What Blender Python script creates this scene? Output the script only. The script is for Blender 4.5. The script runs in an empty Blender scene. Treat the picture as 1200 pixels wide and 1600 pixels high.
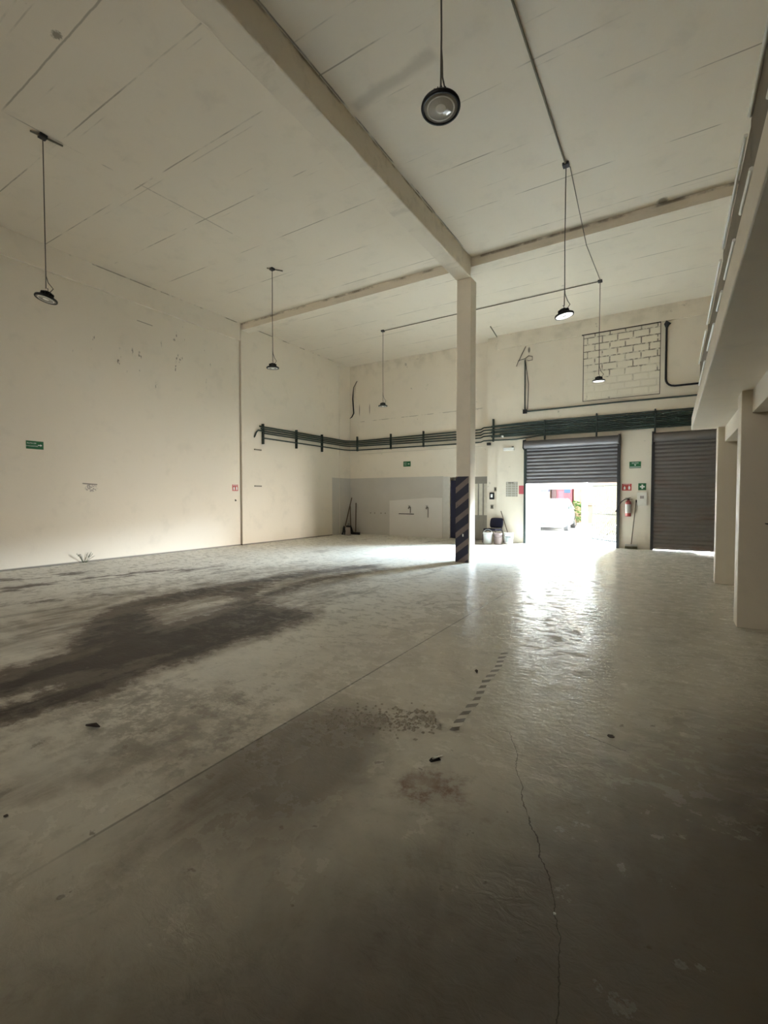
import bpy, bmesh, math, random
from mathutils import Vector, Matrix
PI = math.pi
S = bpy.context.scene
C = S.collection

# ---------------------------------------------------------------- camera
cam_d = bpy.data.cameras.new('camera'); cam = bpy.data.objects.new('camera', cam_d); C.objects.link(cam)
cam_d.sensor_fit = 'HORIZONTAL'; cam_d.sensor_width = 36.0; cam_d.lens = 36.0 * 726.0 / 1200.0
cam_d.clip_start = 0.05; cam_d.clip_end = 400
cam.location = (0, 0, 1.5)
cam.rotation_euler = (math.radians(90 - 1.76), 0, math.radians(31.76))
S.camera = cam
# ---------------------------------------------------------------- view, world, sun
S.view_settings.view_transform = 'Standard'; S.view_settings.look = 'None'
S.view_settings.gamma = 1.0; S.view_settings.use_curve_mapping = False
S.view_settings.exposure = 5.3
S.cycles.max_bounces = 14; S.cycles.diffuse_bounces = 10; S.cycles.glossy_bounces = 6
S.cycles.sample_clamp_indirect = 6.0; S.cycles.caustics_reflective = False; S.cycles.caustics_refractive = False
W = bpy.data.worlds.new('world'); S.world = W; W.use_nodes = True
wn = W.node_tree.nodes; wl = W.node_tree.links
bg = wn['Background']
wtc = wn.new('ShaderNodeTexCoord'); wsep = wn.new('ShaderNodeSeparateXYZ'); wramp = wn.new('ShaderNodeValToRGB')
wl.new(wtc.outputs['Generated'], wsep.inputs[0]); wl.new(wsep.outputs['Z'], wramp.inputs[0])
wramp.color_ramp.elements[0].color = (0.68, 0.86, 1.0, 1); wramp.color_ramp.elements[0].position = 0.0
wramp.color_ramp.elements[1].color = (0.62, 0.78, 1.0, 1); wramp.color_ramp.elements[1].position = 0.7
wl.new(wramp.outputs[0], bg.inputs['Color']); bg.inputs['Strength'].default_value = 0.05
sun_d = bpy.data.lights.new('sun', 'SUN'); sun = bpy.data.objects.new('sun', sun_d); C.objects.link(sun)
sun_d.energy = 0.05; sun_d.angle = math.radians(0.6); sun_d.color = (1.0, 0.95, 0.86)
sun.location = (10, 0, 30)
sun.rotation_euler = Vector((-0.50, 0.20, -0.85)).to_track_quat('-Z', 'Y').to_euler()

# daylight thrown back from the sunlit forecourt on the right of the doorway
def daylight(name, loc, aim, sx, sy, power, col, spread=180):
    d = bpy.data.lights.new(name, 'AREA'); o = bpy.data.objects.new(name, d); C.objects.link(o)
    d.shape = 'RECTANGLE'; d.size = sx; d.size_y = sy; d.energy = power; d.color = col; d.spread = math.radians(spread)
    o.location = loc; o.rotation_euler = Vector(aim).to_track_quat('-Z', 'Y').to_euler()
daylight('forecourt_daylight', (2.2, 19.2, 1.6), (-0.84, -0.55, 0.0), 5.0, 3.0, 300, (1.0, 0.96, 0.90))
# daylight of the open sky entering under the half raised shutter
daylight('sky_daylight', (0.0, 19.9, 3.35), (-0.44, -0.86, -0.25), 3.0, 1.8, 620, (0.68, 0.85, 1.0))

# added fill light, placed at an invented high window behind the camera
daylight('added_rear_fill', (-5.8, -7.42, 4.8), (0.03, 1.0, -0.04), 6.0, 1.5, 2.3, (1.0, 0.97, 0.90), 80)

# ================================================================= helpers
class NT:
    """tiny node-graph writer"""
    def __init__(s, name, rough=0.6, metal=0.0, spec=0.5):
        s.m = bpy.data.materials.new(name); s.m.use_nodes = True
        s.n = s.m.node_tree.nodes; s.l = s.m.node_tree.links
        s.b = s.n['Principled BSDF']
        s.b.inputs['Roughness'].default_value = rough; s.b.inputs['Metallic'].default_value = metal
        s.b.inputs['Specular IOR Level'].default_value = spec
        s._pos = None
    def put(s, sock, v):
        if isinstance(v, bpy.types.NodeSocket): s.l.new(v, sock)
        elif v is not None:
            if hasattr(sock.default_value, '__len__') and len(sock.default_value) == 4 and len(v) == 3: v = (*v, 1)
            sock.default_value = v
    def math(s, op, a, b=None, c=None, clamp=False):
        n = s.n.new('ShaderNodeMath'); n.operation = op; n.use_clamp = clamp
        s.put(n.inputs[0], a); s.put(n.inputs[1], b); s.put(n.inputs[2], c)
        return n.outputs[0]
    @property
    def pos(s):
        if s._pos is None:
            g = s.n.new('ShaderNodeNewGeometry'); s._pos = g.outputs['Position']
            sp = s.n.new('ShaderNodeSeparateXYZ'); s.l.new(s._pos, sp.inputs[0])
            s.x, s.y, s.z = sp.outputs
        return s._pos
    def scale(s, v, k):
        n = s.n.new('ShaderNodeVectorMath'); n.operation = 'MULTIPLY'; s.put(n.inputs[0], v); n.inputs[1].default_value = k
        return n.outputs[0]
    def noise(s, scale, detail=4, rough=0.55, k=None, dist=0.0):
        v = s.pos if k is None else s.scale(s.pos, k)
        n = s.n.new('ShaderNodeTexNoise'); s.put(n.inputs['Vector'], v)
        n.inputs['Scale'].default_value = scale; n.inputs['Detail'].default_value = detail
        n.inputs['Roughness'].default_value = rough; n.inputs['Distortion'].default_value = dist
        return n.outputs['Fac']
    def ramp(s, v, a, b, smooth=True):
        n = s.n.new('ShaderNodeMapRange'); n.interpolation_type = 'SMOOTHSTEP' if smooth else 'LINEAR'
        s.put(n.inputs['Value'], v); n.inputs['From Min'].default_value = a; n.inputs['From Max'].default_value = b
        return n.outputs['Result']
    def mix(s, f, a, b, mode='MIX'):
        n = s.n.new('ShaderNodeMix'); n.data_type = 'RGBA'; n.blend_type = mode
        s.put(n.inputs[0], f); s.put(n.inputs[6], a); s.put(n.inputs[7], b)
        return n.outputs[2]
    def color(s, v): s.put(s.b.inputs['Base Color'], v)
    def rough(s, v): s.put(s.b.inputs['Roughness'], v)
    def bump(s, h, strength=0.3, dist=0.01):
        n = s.n.new('ShaderNodeBump'); n.inputs['Strength'].default_value = strength; n.inputs['Distance'].default_value = dist
        s.put(n.inputs['Height'], h); s.l.new(n.outputs[0], s.b.inputs['Normal'])
    def line(s, a, b, p0, p1, w, wob=None, amp=0.0, soft=1.6):
        """mask of a straight line between two points in the plane of sockets a, b; wob is a noise that bends it"""
        dx, dy = p1[0] - p0[0], p1[1] - p0[1]; L = math.hypot(dx, dy); dx /= L; dy /= L
        u = s.math('ADD', s.math('MULTIPLY', s.math('SUBTRACT', a, p0[0]), dx), s.math('MULTIPLY', s.math('SUBTRACT', b, p0[1]), dy))
        v = s.math('SUBTRACT', s.math('MULTIPLY', s.math('SUBTRACT', b, p0[1]), dx), s.math('MULTIPLY', s.math('SUBTRACT', a, p0[0]), dy))
        if wob is not None: v = s.math('ADD', v, s.math('MULTIPLY', s.math('SUBTRACT', wob, 0.5), amp))
        m = s.math('SUBTRACT', 1.0, s.ramp(s.math('ABSOLUTE', v), w * 0.5, w * soft))
        e = s.math('SUBTRACT', 1.0, s.ramp(s.math('ABSOLUTE', s.math('SUBTRACT', u, L / 2)), L / 2 * 0.85, L / 2))
        return s.math('MULTIPLY', m, e)
    def blob(s, a, b, c, r, wob=None, amp=0.0, soft=0.35):
        dx = s.math('DIVIDE', s.math('SUBTRACT', a, c[0]), r[0]); dy = s.math('DIVIDE', s.math('SUBTRACT', b, c[1]), r[1])
        d = s.math('SQRT', s.math('ADD', s.math('MULTIPLY', dx, dx), s.math('MULTIPLY', dy, dy)))
        if wob is not None: d = s.math('ADD', d, s.math('MULTIPLY', s.math('SUBTRACT', wob, 0.5), amp))
        return s.math('SUBTRACT', 1.0, s.ramp(d, 1 - soft, 1 + soft))
    def vmax(s, *v):
        r = v[0]
        for q in v[1:]: r = s.math('MAXIMUM', r, q)
        return r

def plain(name, col, rough=0.5, metal=0.0, spec=0.5, var=0.12, scale=9.0, bump=0.0):
    t = NT(name, rough, metal, spec)
    n = t.noise(scale, 4)
    dark = tuple(c * (1 - var) for c in col); lite = tuple(min(1, c * (1 + var)) for c in col)
    t.color(t.mix(n, dark, lite))
    if bump: t.bump(t.noise(scale * 6, 3), bump, 0.004)
    return t.m

class MB:
    """collects shapes for ONE mesh"""
    def __init__(s): s.v = []; s.f = []; s.s = []; s.mi = []
    def add(s, vs, fs, smooth=False, mi=0, M=None):
        k = len(s.v)
        s.v += [tuple(M @ Vector(p)) if M else tuple(p) for p in vs]
        for f in fs: s.f.append([i + k for i in f]); s.s.append(smooth); s.mi.append(mi)
        return s
    def box(s, x0, x1, y0, y1, z0, z1, mi=0, M=None, bev=0.0):
        if bev > 0:
            b = min(bev, abs(x1 - x0) * .45, abs(y1 - y0) * .45, abs(z1 - z0) * .45)
            bm = bmesh.new(); bmesh.ops.create_cube(bm, size=1)
            for q in bm.verts: q.co = Vector(((x0 + x1) / 2 + q.co.x * (x1 - x0), (y0 + y1) / 2 + q.co.y * (y1 - y0), (z0 + z1) / 2 + q.co.z * (z1 - z0)))
            bmesh.ops.bevel(bm, geom=bm.edges[:], offset=b, segments=2, affect='EDGES', profile=0.5)
            bm.verts.index_update()
            s.add([q.co.copy() for q in bm.verts], [[q.index for q in f.verts] for f in bm.faces], False, mi, M); bm.free(); return s
        vs = [(x, y, z) for x in (x0, x1) for y in (y0, y1) for z in (z0, z1)]
        fs = [(0, 1, 3, 2), (4, 6, 7, 5), (0, 4, 5, 1), (2, 3, 7, 6), (0, 2, 6, 4), (1, 5, 7, 3)]
        return s.add(vs, fs, False, mi, M)
    def tube(s, pts, r, n=10, mi=0, M=None, cap=True):
        pts = [Vector(p) for p in pts]; rr = r if isinstance(r, (list, tuple)) else [r] * len(pts)
        vs = []; fs = []; ref = None
        for i, p in enumerate(pts):
            d = (pts[min(i + 1, len(pts) - 1)] - pts[max(i - 1, 0)]).normalized()
            if ref is None: ref = Vector((0, 0, 1)) if abs(d.z) < 0.9 else Vector((1, 0, 0))
            a = (ref - d * ref.dot(d)).normalized(); b = d.cross(a); ref = a
            for k in range(n):
                t = 2 * PI * k / n; vs.append(p + (a * math.cos(t) + b * math.sin(t)) * rr[i])
        for i in range(len(pts) - 1):
            for k in range(n):
                j = (k + 1) % n; fs.append((i * n + k, i * n + j, (i + 1) * n + j, (i + 1) * n + k))
        s.add(vs, fs, True, mi, M)
        if cap:
            s.add(vs[:n], [tuple(range(n))[::-1]], False, mi, M); s.add(vs[-n:], [tuple(range(n))], False, mi, M)
        return s
    def lathe(s, prof, n=32, mi=0, M=None, smooth=True):
        vs = []; fs = []
        for r, z in prof:
            for k in range(n):
                t = 2 * PI * k / n; vs.append((r * math.cos(t), r * math.sin(t), z))
        for i in range(len(prof) - 1):
            for k in range(n):
                j = (k + 1) % n; fs.append((i * n + k, i * n + j, (i + 1) * n + j, (i + 1) * n + k))
        return s.add(vs, fs, smooth, mi, M)
    def prism(s, poly, axis, a0, a1, mi=0, M=None):
        """poly of 2-D points extruded on axis: 'x' -> (y,z), 'y' -> (x,z), 'z' -> (x,y)"""
        f3 = {'x': lambda p, a: (a, p[0], p[1]), 'y': lambda p, a: (p[0], a, p[1]), 'z': lambda p, a: (p[0], p[1], a)}[axis]
        n = len(poly); vs = [f3(p, a0) for p in poly] + [f3(p, a1) for p in poly]
        fs = [tuple(range(n)), tuple(range(2 * n - 1, n - 1, -1))] + [(i, i + n, (i + 1) % n + n, (i + 1) % n) for i in range(n)]
        return s.add(vs, fs, False, mi, M)
    def build(s, name, mats, parent=None, loc=None, fix=True):
        me = bpy.data.meshes.new(name); me.from_pydata([tuple(p) for p in s.v], [], s.f)
        for m in (mats if isinstance(mats, (list, tuple)) else [mats]): me.materials.append(m)
        for p, sm, mi in zip(me.polygons, s.s, s.mi): p.use_smooth = sm; p.material_index = mi
        if fix:
            bm = bmesh.new(); bm.from_mesh(me); bmesh.ops.recalc_face_normals(bm, faces=bm.faces[:]); bm.to_mesh(me); bm.free()
        o = bpy.data.objects.new(name, me); C.objects.link(o)
        if parent: o.parent = parent
        if loc: o.location = loc
        return o

def tag(o, label, cat, group=None):
    o['label'] = label; o['category'] = cat
    if group: o['group'] = group
    return o
def thing(name, label, cat, loc=(0, 0, 0), rz=0.0, group=None, rot=None):
    o = bpy.data.objects.new(name, None); C.objects.link(o); o.empty_display_size = 0.1
    o.location = loc; o.rotation_euler = rot if rot else (0, 0, rz)
    return tag(o, label, cat, group)
def struct(o): o['kind'] = 'structure'; return o
def dup(root, loc=None, rz=None, label=None):
    r = root.copy(); C.objects.link(r)
    if loc is not None: r.location = loc
    if rz is not None: r.rotation_euler = (0, 0, rz)
    if label: r['label'] = label
    for ch in list(root.children):
        c = ch.copy(); C.objects.link(c); c.parent = r
        for g in ch.children:
            d = g.copy(); C.objects.link(d); d.parent = c
    return r
def lettering(body, size, mat, parent, loc, rot, name='lettering', stretch=1.0, align='CENTER'):
    cu = bpy.data.curves.new(name, 'FONT'); cu.body = body; cu.size = size; cu.align_x = align; cu.align_y = 'CENTER'; cu.extrude = 0.0008
    tmp = bpy.data.objects.new('tmp', cu); C.objects.link(tmp); bpy.context.view_layer.update()
    me = bpy.data.meshes.new_from_object(tmp); bpy.data.objects.remove(tmp); me.materials.clear(); me.materials.append(mat)
    o = bpy.data.objects.new(name, me); C.objects.link(o); o.parent = parent; o.location = loc; o.rotation_euler = rot; o.scale = (stretch, 1, 1)
    return o

# ================================================================= geometry of the place (metres)
XL, XR = -11.5, 5.2          # left wall face, right wall face
YF, YB, YN = -7.5, 15.45, 15.85   # wall behind the camera, street wall (right stretch), street wall (left stretch)
ZC = 6.93

# ---------------------------------------------------------------- wall and ceiling paint
def wall_paint(name, kind):
    t = NT(name, 0.55, 0, 0.4); t.pos
    big = t.noise(0.35, 3); mid = t.noise(2.2, 5, 0.6); fine = t.noise(14, 4)
    base = t.mix(big, (0.70, 0.63, 0.52), (0.75, 0.68, 0.565))
    base = t.mix(t.math('MULTIPLY', t.ramp(mid, 0.52, 0.75), 0.35), base, (0.58, 0.53, 0.44))
    ink = (0.10, 0.085, 0.065)
    if kind == 'left':
        g = t.noise(1.0, 2, 0.5, (1, 9, 2.0)); dash = t.ramp(g, 0.66, 0.70)
        reg = t.vmax(t.blob(t.y, t.z, (5.5, 5.1), (0.55, 0.35)), t.blob(t.y, t.z, (7.1, 4.8), (1.0, 0.45)), t.blob(t.y, t.z, (8.3, 5.4), (0.8, 0.8)))
        brk = t.ramp(fine, 0.42, 0.62)
        m = t.math('MULTIPLY', t.math('MULTIPLY', dash, reg), brk)
        # crack along the foot of the wall and along the ceiling
        foot = t.math('MULTIPLY', t.math('SUBTRACT', 1.0, t.ramp(t.z, 0.02, 0.05)), 0.85)
        top = t.math('MULTIPLY', t.line(t.y, t.z, (4.5, 6.91), (15, 6.91), 0.012), t.ramp(mid, 0.48, 0.6))
        m = t.vmax(m, t.math('MULTIPLY', top, 0.7), foot, t.math('MULTIPLY', t.line(t.y, t.z, (5.45, 1.83), (5.80, 1.81), 0.012), 0.8),
                   t.math('MULTIPLY', t.line(t.y, t.z, (6.8, 5.98), (7.25, 5.97), 0.01), 0.6))
        base = t.mix(m, base, ink)
        # rubbed off sticker
        st = t.math('MULTIPLY', t.blob(t.y, t.z, (5.65, 1.73), (0.13, 0.09), soft=0.2), t.ramp(t.noise(30, 2), 0.45, 0.55))
        base = t.mix(t.math('MULTIPLY', st, 0.75), base, (0.22, 0.19, 0.18))
    if kind == 'back':
        spots = t.math('MULTIPLY', t.ramp(t.noise(2.3, 6, 0.65), 0.66, 0.70), 0.5)
        seam = t.math('MULTIPLY', t.line(t.x, t.z, (-11.2, 4.62), (-5.4, 4.66), 0.012, mid, 0.05), t.ramp(mid, 0.42, 0.55))
        seam2 = t.math('MULTIPLY', t.line(t.x, t.z, (-11.2, 3.30), (-5.4, 3.32), 0.012, mid, 0.05), 0.3)
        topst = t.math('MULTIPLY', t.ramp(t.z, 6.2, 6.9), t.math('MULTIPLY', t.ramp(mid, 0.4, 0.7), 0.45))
        m = t.vmax(spots, t.math('MULTIPLY', seam, 0.6), seam2)
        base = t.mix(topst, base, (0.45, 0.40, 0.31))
        base = t.mix(m, base, (0.22, 0.19, 0.14))
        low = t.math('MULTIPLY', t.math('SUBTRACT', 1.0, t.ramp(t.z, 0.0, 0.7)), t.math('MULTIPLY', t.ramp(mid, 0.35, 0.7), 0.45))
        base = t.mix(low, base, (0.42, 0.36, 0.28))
        hol = t.vmax(t.blob(t.x, t.z, (-4.02, 6.30), (0.035, 0.09)), t.blob(t.x, t.z, (-11.0, 5.1), (0.02, 0.22)), t.blob(t.x, t.z, (-10.5, 5.1), (0.018, 0.2)))
        base = t.mix(t.math('MULTIPLY', hol, 0.75), base, ink)
    if kind == 'ceiling':
        # board joints: every 1.22 m across the ceiling, broken up
        f = t.math('SUBTRACT', t.math('FRACT', t.math('DIVIDE', t.math('ADD', t.y, 0.72), 1.225)), 0.5)
        j = t.math('SUBTRACT', 1.0, t.ramp(t.math('ABSOLUTE', t.math('ADD', f, t.math('MULTIPLY', t.math('SUBTRACT', mid, .5), 0.012))), 0.004, 0.012))
        f2 = t.math('SUBTRACT', t.math('FRACT', t.math('DIVIDE', t.math('ADD', t.y, 0.3), 0.6125)), 0.5)
        j2 = t.math('SUBTRACT', 1.0, t.ramp(t.math('ABSOLUTE', f2), 0.006, 0.02))
        brk = t.ramp(t.noise(0.9, 4, 0.6, (1, 2.5, 1)), 0.42, 0.6)
        brk2 = t.ramp(t.noise(1.3, 4, 0.6, (0.8, 3.5, 1)), 0.52, 0.68)
        m = t.vmax(t.math('MULTIPLY', t.math('MULTIPLY', j, brk), 0.7), t.math('MULTIPLY', t.math('MULTIPLY', j2, brk2), 0.35))
        edge = t.math('MULTIPLY', t.line(t.x, t.y, (-3.925, -4), (-3.925, 10.1), 0.010, mid, 0.03), t.ramp(t.noise(1.4, 3), 0.4, 0.55))
        tr = t.math('MULTIPLY', t.line(t.x, t.y, (-8.1, 2.85), (-7.75, 6.9), 0.012, mid, 0.04), t.ramp(mid, 0.42, 0.55))
        tr2 = t.line(t.x, t.y, (-8.15, 2.87), (-3.9, 2.80), 0.010, mid, 0.04)
        sp = t.math('MULTIPLY', t.ramp(t.noise(1.7, 7, 0.7), 0.70, 0.74), 0.6)
        blot = t.vmax(t.blob(t.x, t.y, (-6.23, 2.76), (0.06, 0.05), t.noise(40, 3), 1.6), t.blob(t.x, t.y, (-0.23, 10.06), (0.08, 0.1), fine, 0.8))
        smudge = t.math('MULTIPLY', t.line(t.x, t.y, (-3.9, 5.42), (-2.5, 5.30), 0.05, mid, 0.2, 3), 0.3)
        m = t.vmax(m, t.math('MULTIPLY', edge, 0.9), t.math('MULTIPLY', tr, 0.5), t.math('MULTIPLY', tr2, 0.6), sp, t.math('MULTIPLY', blot, 0.85), smudge)
        base = t.mix(m, base, (0.20, 0.17, 0.125))
    if kind == 'beam':
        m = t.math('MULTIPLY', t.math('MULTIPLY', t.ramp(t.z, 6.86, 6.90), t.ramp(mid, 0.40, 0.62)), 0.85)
        st = t.math('MULTIPLY', t.ramp(t.noise(1.1, 6, 0.65, (1, 3, 3)), 0.5, 0.75), 0.5)
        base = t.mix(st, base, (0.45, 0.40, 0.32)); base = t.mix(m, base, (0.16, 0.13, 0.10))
    t.color(base)
    t.rough(t.math('ADD', 0.42, t.math('MULTIPLY', mid, 0.25)))
    t.bump(t.math('ADD', t.math('MULTIPLY', mid, 0.6), t.math('MULTIPLY', fine, 0.4)), 0.25, 0.02)
    return t.m
P_left = wall_paint('cream wall paint with scratches', 'left')
P_back = wall_paint('cream wall paint stained', 'back')
P_ceil = wall_paint('painted concrete ceiling', 'ceiling')
P_beam = wall_paint('painted concrete beam', 'beam')
P_plain = wall_paint('cream paint', 'plain')

# ---------------------------------------------------------------- floor
def poly_sd(px, py, poly):
    d = 1e9; inside = False; n = len(poly)
    for i in range(n):
        x0, y0 = poly[i]; x1, y1 = poly[(i + 1) % n]
        ex, ey = x1 - x0, y1 - y0; wx, wy = px - x0, py - y0
        k = max(0, min(1, (wx * ex + wy * ey) / (ex * ex + ey * ey + 1e-12)))
        d = min(d, math.hypot(wx - ex * k, wy - ey * k))
        if (y0 > py) != (y1 > py) and px < (x1 - x0) * (py - y0) / (y1 - y0 + 1e-12) + x0: inside = not inside
    return d if inside else -d
def seg_d(px, py, pts):
    d = 1e9
    for (x0, y0), (x1, y1) in zip(pts, pts[1:]):
        ex, ey = x1 - x0, y1 - y0
        k = max(0, min(1, ((px - x0) * ex + (py - y0) * ey) / (ex * ex + ey * ey + 1e-12)))
        d = min(d, math.hypot(px - x0 - ex * k, py - y0 - ey * k))
    return d
MAIN = [(-6.75, 3.92), (-6.57, 5.21), (-6.0, 5.9), (-5.7, 5.6), (-5.25, 4.85), (-4.0, 4.6), (-3.79, 4.44), (-3.7, 3.69), (-3.88, 3.31), (-3.82, 3.1), (-3.74, 2.61), (-3.79, 2.39), (-3.71, 1.96), (-4.05, 1.75), (-4.13, 1.56), (-4.41, 1.46), (-4.89, 1.62), (-5.03, 2.12), (-5.7, 2.6), (-6.49, 3.37)]
HOLE = [(-6.05, 3.64), (-5.92, 4.7), (-5.24, 4.6), (-5.15, 3.99), (-5.08, 3.3)]
TRAILS = [([(-6.4, 5.0), (-6.1, 7.2), (-5.6, 8.4)], 0.22), ([(-5.2, 4.4), (-5.45, 6.6), (-5.2, 8.2)], 0.14), ([(-4.5, 1.6), (-4.6, 0.6), (-4.7, -1.0)], 0.3), ([(-9.2, 3.2), (-9.0, 5.0), (-8.4, 6.5)], 0.25),
          ([(-10.4, 3.3), (-10.0, 4.6)], 0.25), ([(-8.2, 2.4), (-7.2, 4.2)], 0.18), ([(-3.85, 1.8), (-3.9, 1.1)], 0.25)]
BROWN = [[(-7.6, 2.4), (-7.6, 8.4), (-4.6, 8.8), (-3.6, 4.6), (-3.5, 1.4), (-6.0, 1.4)], [(-2.15, 1.95), (-2.17, 0.9), (-1.1, 1.2), (-1.45, 1.9), (-1.6, 2.6), (-1.95, 2.7)], [(-3.4, 0.8), (-2.3, 0.5), (-2.25, 2.0), (-3.0, 2.2)]]
def make_floor():
    xs = [XL - 0.3 + i * 0.1 for i in range(int((XR - XL + 0.6) / 0.1) + 1)]
    ys = [-3.0 + i * 0.1 for i in range(int((YN + 0.15 + 3.0) / 0.1) + 1)]; ys = [YF - 0.3] + ys
    vs = []; cols = []
    for y in ys:
        for x in xs:
            vs.append((x, y, 0))
            a = max(poly_sd(x, y, MAIN), 0)
            sd = poly_sd(x, y, MAIN); sh = poly_sd(x, y, HOLE); d = min(sd, -sh)
            for pts, r in TRAILS: d = max(d, r - seg_d(x, y, pts))
            g = max(poly_sd(x, y, p) for p in BROWN)
            # pale worn screed bands
            b = max(0.35 - seg_d(x, y, [(-3.4, 3.0), (-3.0, 1.3)]), 0.5 - seg_d(x, y, [(-10.5, 11.5), (-6.5, 12.6), (-4.5, 13.2)]) * 0.3)
            cl = lambda q, k: max(0, min(1, 0.5 + q / k))
            cols.append((cl(d, 1.2), cl(g, 1.8), cl(b, 1.0), 1))
    nx = len(xs); fs = [(j * nx + i, j * nx + i + 1, (j + 1) * nx + i + 1, (j + 1) * nx + i) for j in range(len(ys) - 1) for i in range(nx - 1)]
    m = MB(); m.add(vs, fs)
    t = NT('worn sealed concrete floor', 0.4, 0, 0.5); t.pos
    at = t.n.new('ShaderNodeAttribute'); at.attribute_name = 'wear'
    sp = t.n.new('ShaderNodeSeparateColor'); t.l.new(at.outputs['Color'], sp.inputs[0]); R, G, Bc = sp.outputs
    n1 = t.noise(1.1, 8, 0.62); n2 = t.noise(4.5, 7, 0.65); n3 = t.noise(22, 5, 0.6); nb = t.noise(0.33, 3)
    wob = t.math('ADD', t.math('MULTIPLY', t.math('SUBTRACT', n1, 0.5), 0.9), t.math('MULTIPLY', t.math('SUBTRACT', n2, 0.5), 0.6))
    streak = t.noise(1.0, 7, 0.65, (3.2, 0.7, 1)); grit = t.noise(7.5, 8, 0.75); n4 = t.noise(2.2, 9, 0.7, (1, 1, 1), 0.6)
    col = t.mix(nb, (0.62, 0.59, 0.515), (0.76, 0.73, 0.65))
    col = t.mix(t.math('MULTIPLY', t.ramp(n4, 0.47, 0.66), 0.32), col, (0.30, 0.27, 0.22))
    col = t.mix(t.math('MULTIPLY', t.ramp(n1, 0.52, 0.70), 0.45), col, (0.66, 0.64, 0.57))
    col = t.mix(t.math('MULTIPLY', t.ramp(grit, 0.54, 0.66), 0.22), col, (0.24, 0.21, 0.17))
    brown = t.math('MULTIPLY', t.ramp(t.math('ADD', G, t.math('MULTIPLY', wob, 1.5)), 0.45, 0.95), 0.55)
    brown = t.math('MULTIPLY', brown, t.math('ADD', 0.35, t.ramp(streak, 0.40, 0.60)), clamp=True)
    col = t.mix(brown, col, (0.20, 0.16, 0.12))
    dk = t.math('ADD', R, t.math('ADD', t.math('MULTIPLY', wob, 0.42), t.math('MULTIPLY', t.math('SUBTRACT', grit, 0.5), 0.55)))
    dark = t.ramp(dk, 0.46, 0.58); core = t.ramp(t.math('ADD', dk, t.math('MULTIPLY', t.math('SUBTRACT', streak, 0.5), 1.5)), 0.58, 0.80)
    halo = t.ramp(t.math('ADD', dk, t.math('MULTIPLY', t.math('SUBTRACT', streak, 0.5), 0.6)), 0.25, 0.5)
    brk = t.math('MAXIMUM', t.ramp(t.x, -7.6, -6.8), t.ramp(t.noise(1.6, 6, 0.65, (1.2, 0.8, 1)), 0.46, 0.60))
    dark = t.math('MULTIPLY', dark, brk); core = t.math('MULTIPLY', core, brk); halo = t.math('MULTIPLY', halo, brk)
    col = t.mix(t.math('MULTIPLY', halo, 0.60), col, (0.24, 0.19, 0.145))
    col = t.mix(t.math('MULTIPLY', dark, 0.86), col, (0.110, 0.084, 0.066))
    col = t.mix(t.math('MULTIPLY', core, 0.90), col, (0.045, 0.032, 0.026))
    # long dirt streaks left of the joint
    sk = t.math('MULTIPLY', t.ramp(t.noise(0.8, 8, 0.72, (2.6, 0.9, 1), 0.5), 0.55, 0.64), t.math('SUBTRACT', 1.0, t.ramp(t.x, -3.0, -2.2)))
    col = t.mix(t.math('MULTIPLY', sk, 0.60), col, (0.15, 0.12, 0.09))
    pale = t.math('MULTIPLY', t.ramp(t.math('ADD', Bc, wob), 0.55, 0.75), 0.6)
    col = t.mix(pale, col, (0.70, 0.68, 0.61))
    # peeling flakes
    fl = t.math('MULTIPLY', t.ramp(t.noise(3.4, 7, 0.75, (0.7, 1.6, 1)), 0.53, 0.60), t.ramp(t.y, 2.0, 7.0))
    col = t.mix(t.math('MULTIPLY', fl, 0.40), col, (0.68, 0.66, 0.60))
    sc = t.math('MULTIPLY', t.ramp(t.noise(7.5, 6, 0.7, (0.7, 1.2, 1), 0.4), 0.53, 0.58), t.ramp(t.y, 2.0, 5.0))
    col = t.mix(t.math('MULTIPLY', sc, 0.52), col, (0.34, 0.32, 0.28))
    spk = t.ramp(t.noise(9, 3, 0.6), 0.68, 0.73)
    col = t.mix(t.math('MULTIPLY', spk, 0.6), col, (0.14, 0.115, 0.09))
    # soot patch on the right of the joint, ending in a hard line at it
    so = t.math('MULTIPLY', t.blob(t.x, t.y, (-1.85, 1.95), (0.50, 0.75), n1, 1.6, 0.45), t.math('GREATER_THAN', t.x, -2.165))
    col = t.mix(t.math('MULTIPLY', so, 0.72), col, (0.13, 0.10, 0.08))
    so2 = t.math('MULTIPLY', t.blob(t.x, t.y, (-2.9, 1.9), (0.75, 0.55), n2, 2.2, 0.45), t.ramp(grit, 0.40, 0.55))
    col = t.mix(t.math('MULTIPLY', so2, 0.65), col, (0.20, 0.17, 0.135))
    # brown dirt deepened to paint in the light falloff towards the near right corner
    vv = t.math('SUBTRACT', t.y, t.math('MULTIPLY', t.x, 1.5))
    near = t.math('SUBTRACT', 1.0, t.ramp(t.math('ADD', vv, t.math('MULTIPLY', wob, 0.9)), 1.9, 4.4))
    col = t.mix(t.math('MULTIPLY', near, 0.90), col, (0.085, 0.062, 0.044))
    # reddish rust ring
    rr = t.blob(t.x, t.y, (-1.06, 2.14), (0.19, 0.16), n2, 1.8, 0.35)
    ri = t.blob(t.x, t.y, (-1.12, 2.16), (0.08, 0.07), n2, 1.6, 0.5)
    col = t.mix(t.math('MULTIPLY', t.math('MULTIPLY', rr, t.math('ADD', 0.4, t.ramp(grit, 0.42, 0.6))), 0.55), col, (0.20, 0.095, 0.065)); col = t.mix(t.math('MULTIPLY', ri, 0.5), col, (0.48, 0.42, 0.35))
    # faint pale band on the right
    tb = t.line(t.x, t.y, (0.22, 3.5), (0.38, 6.2), 0.06, n1, 0.1, 2.0)
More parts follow.
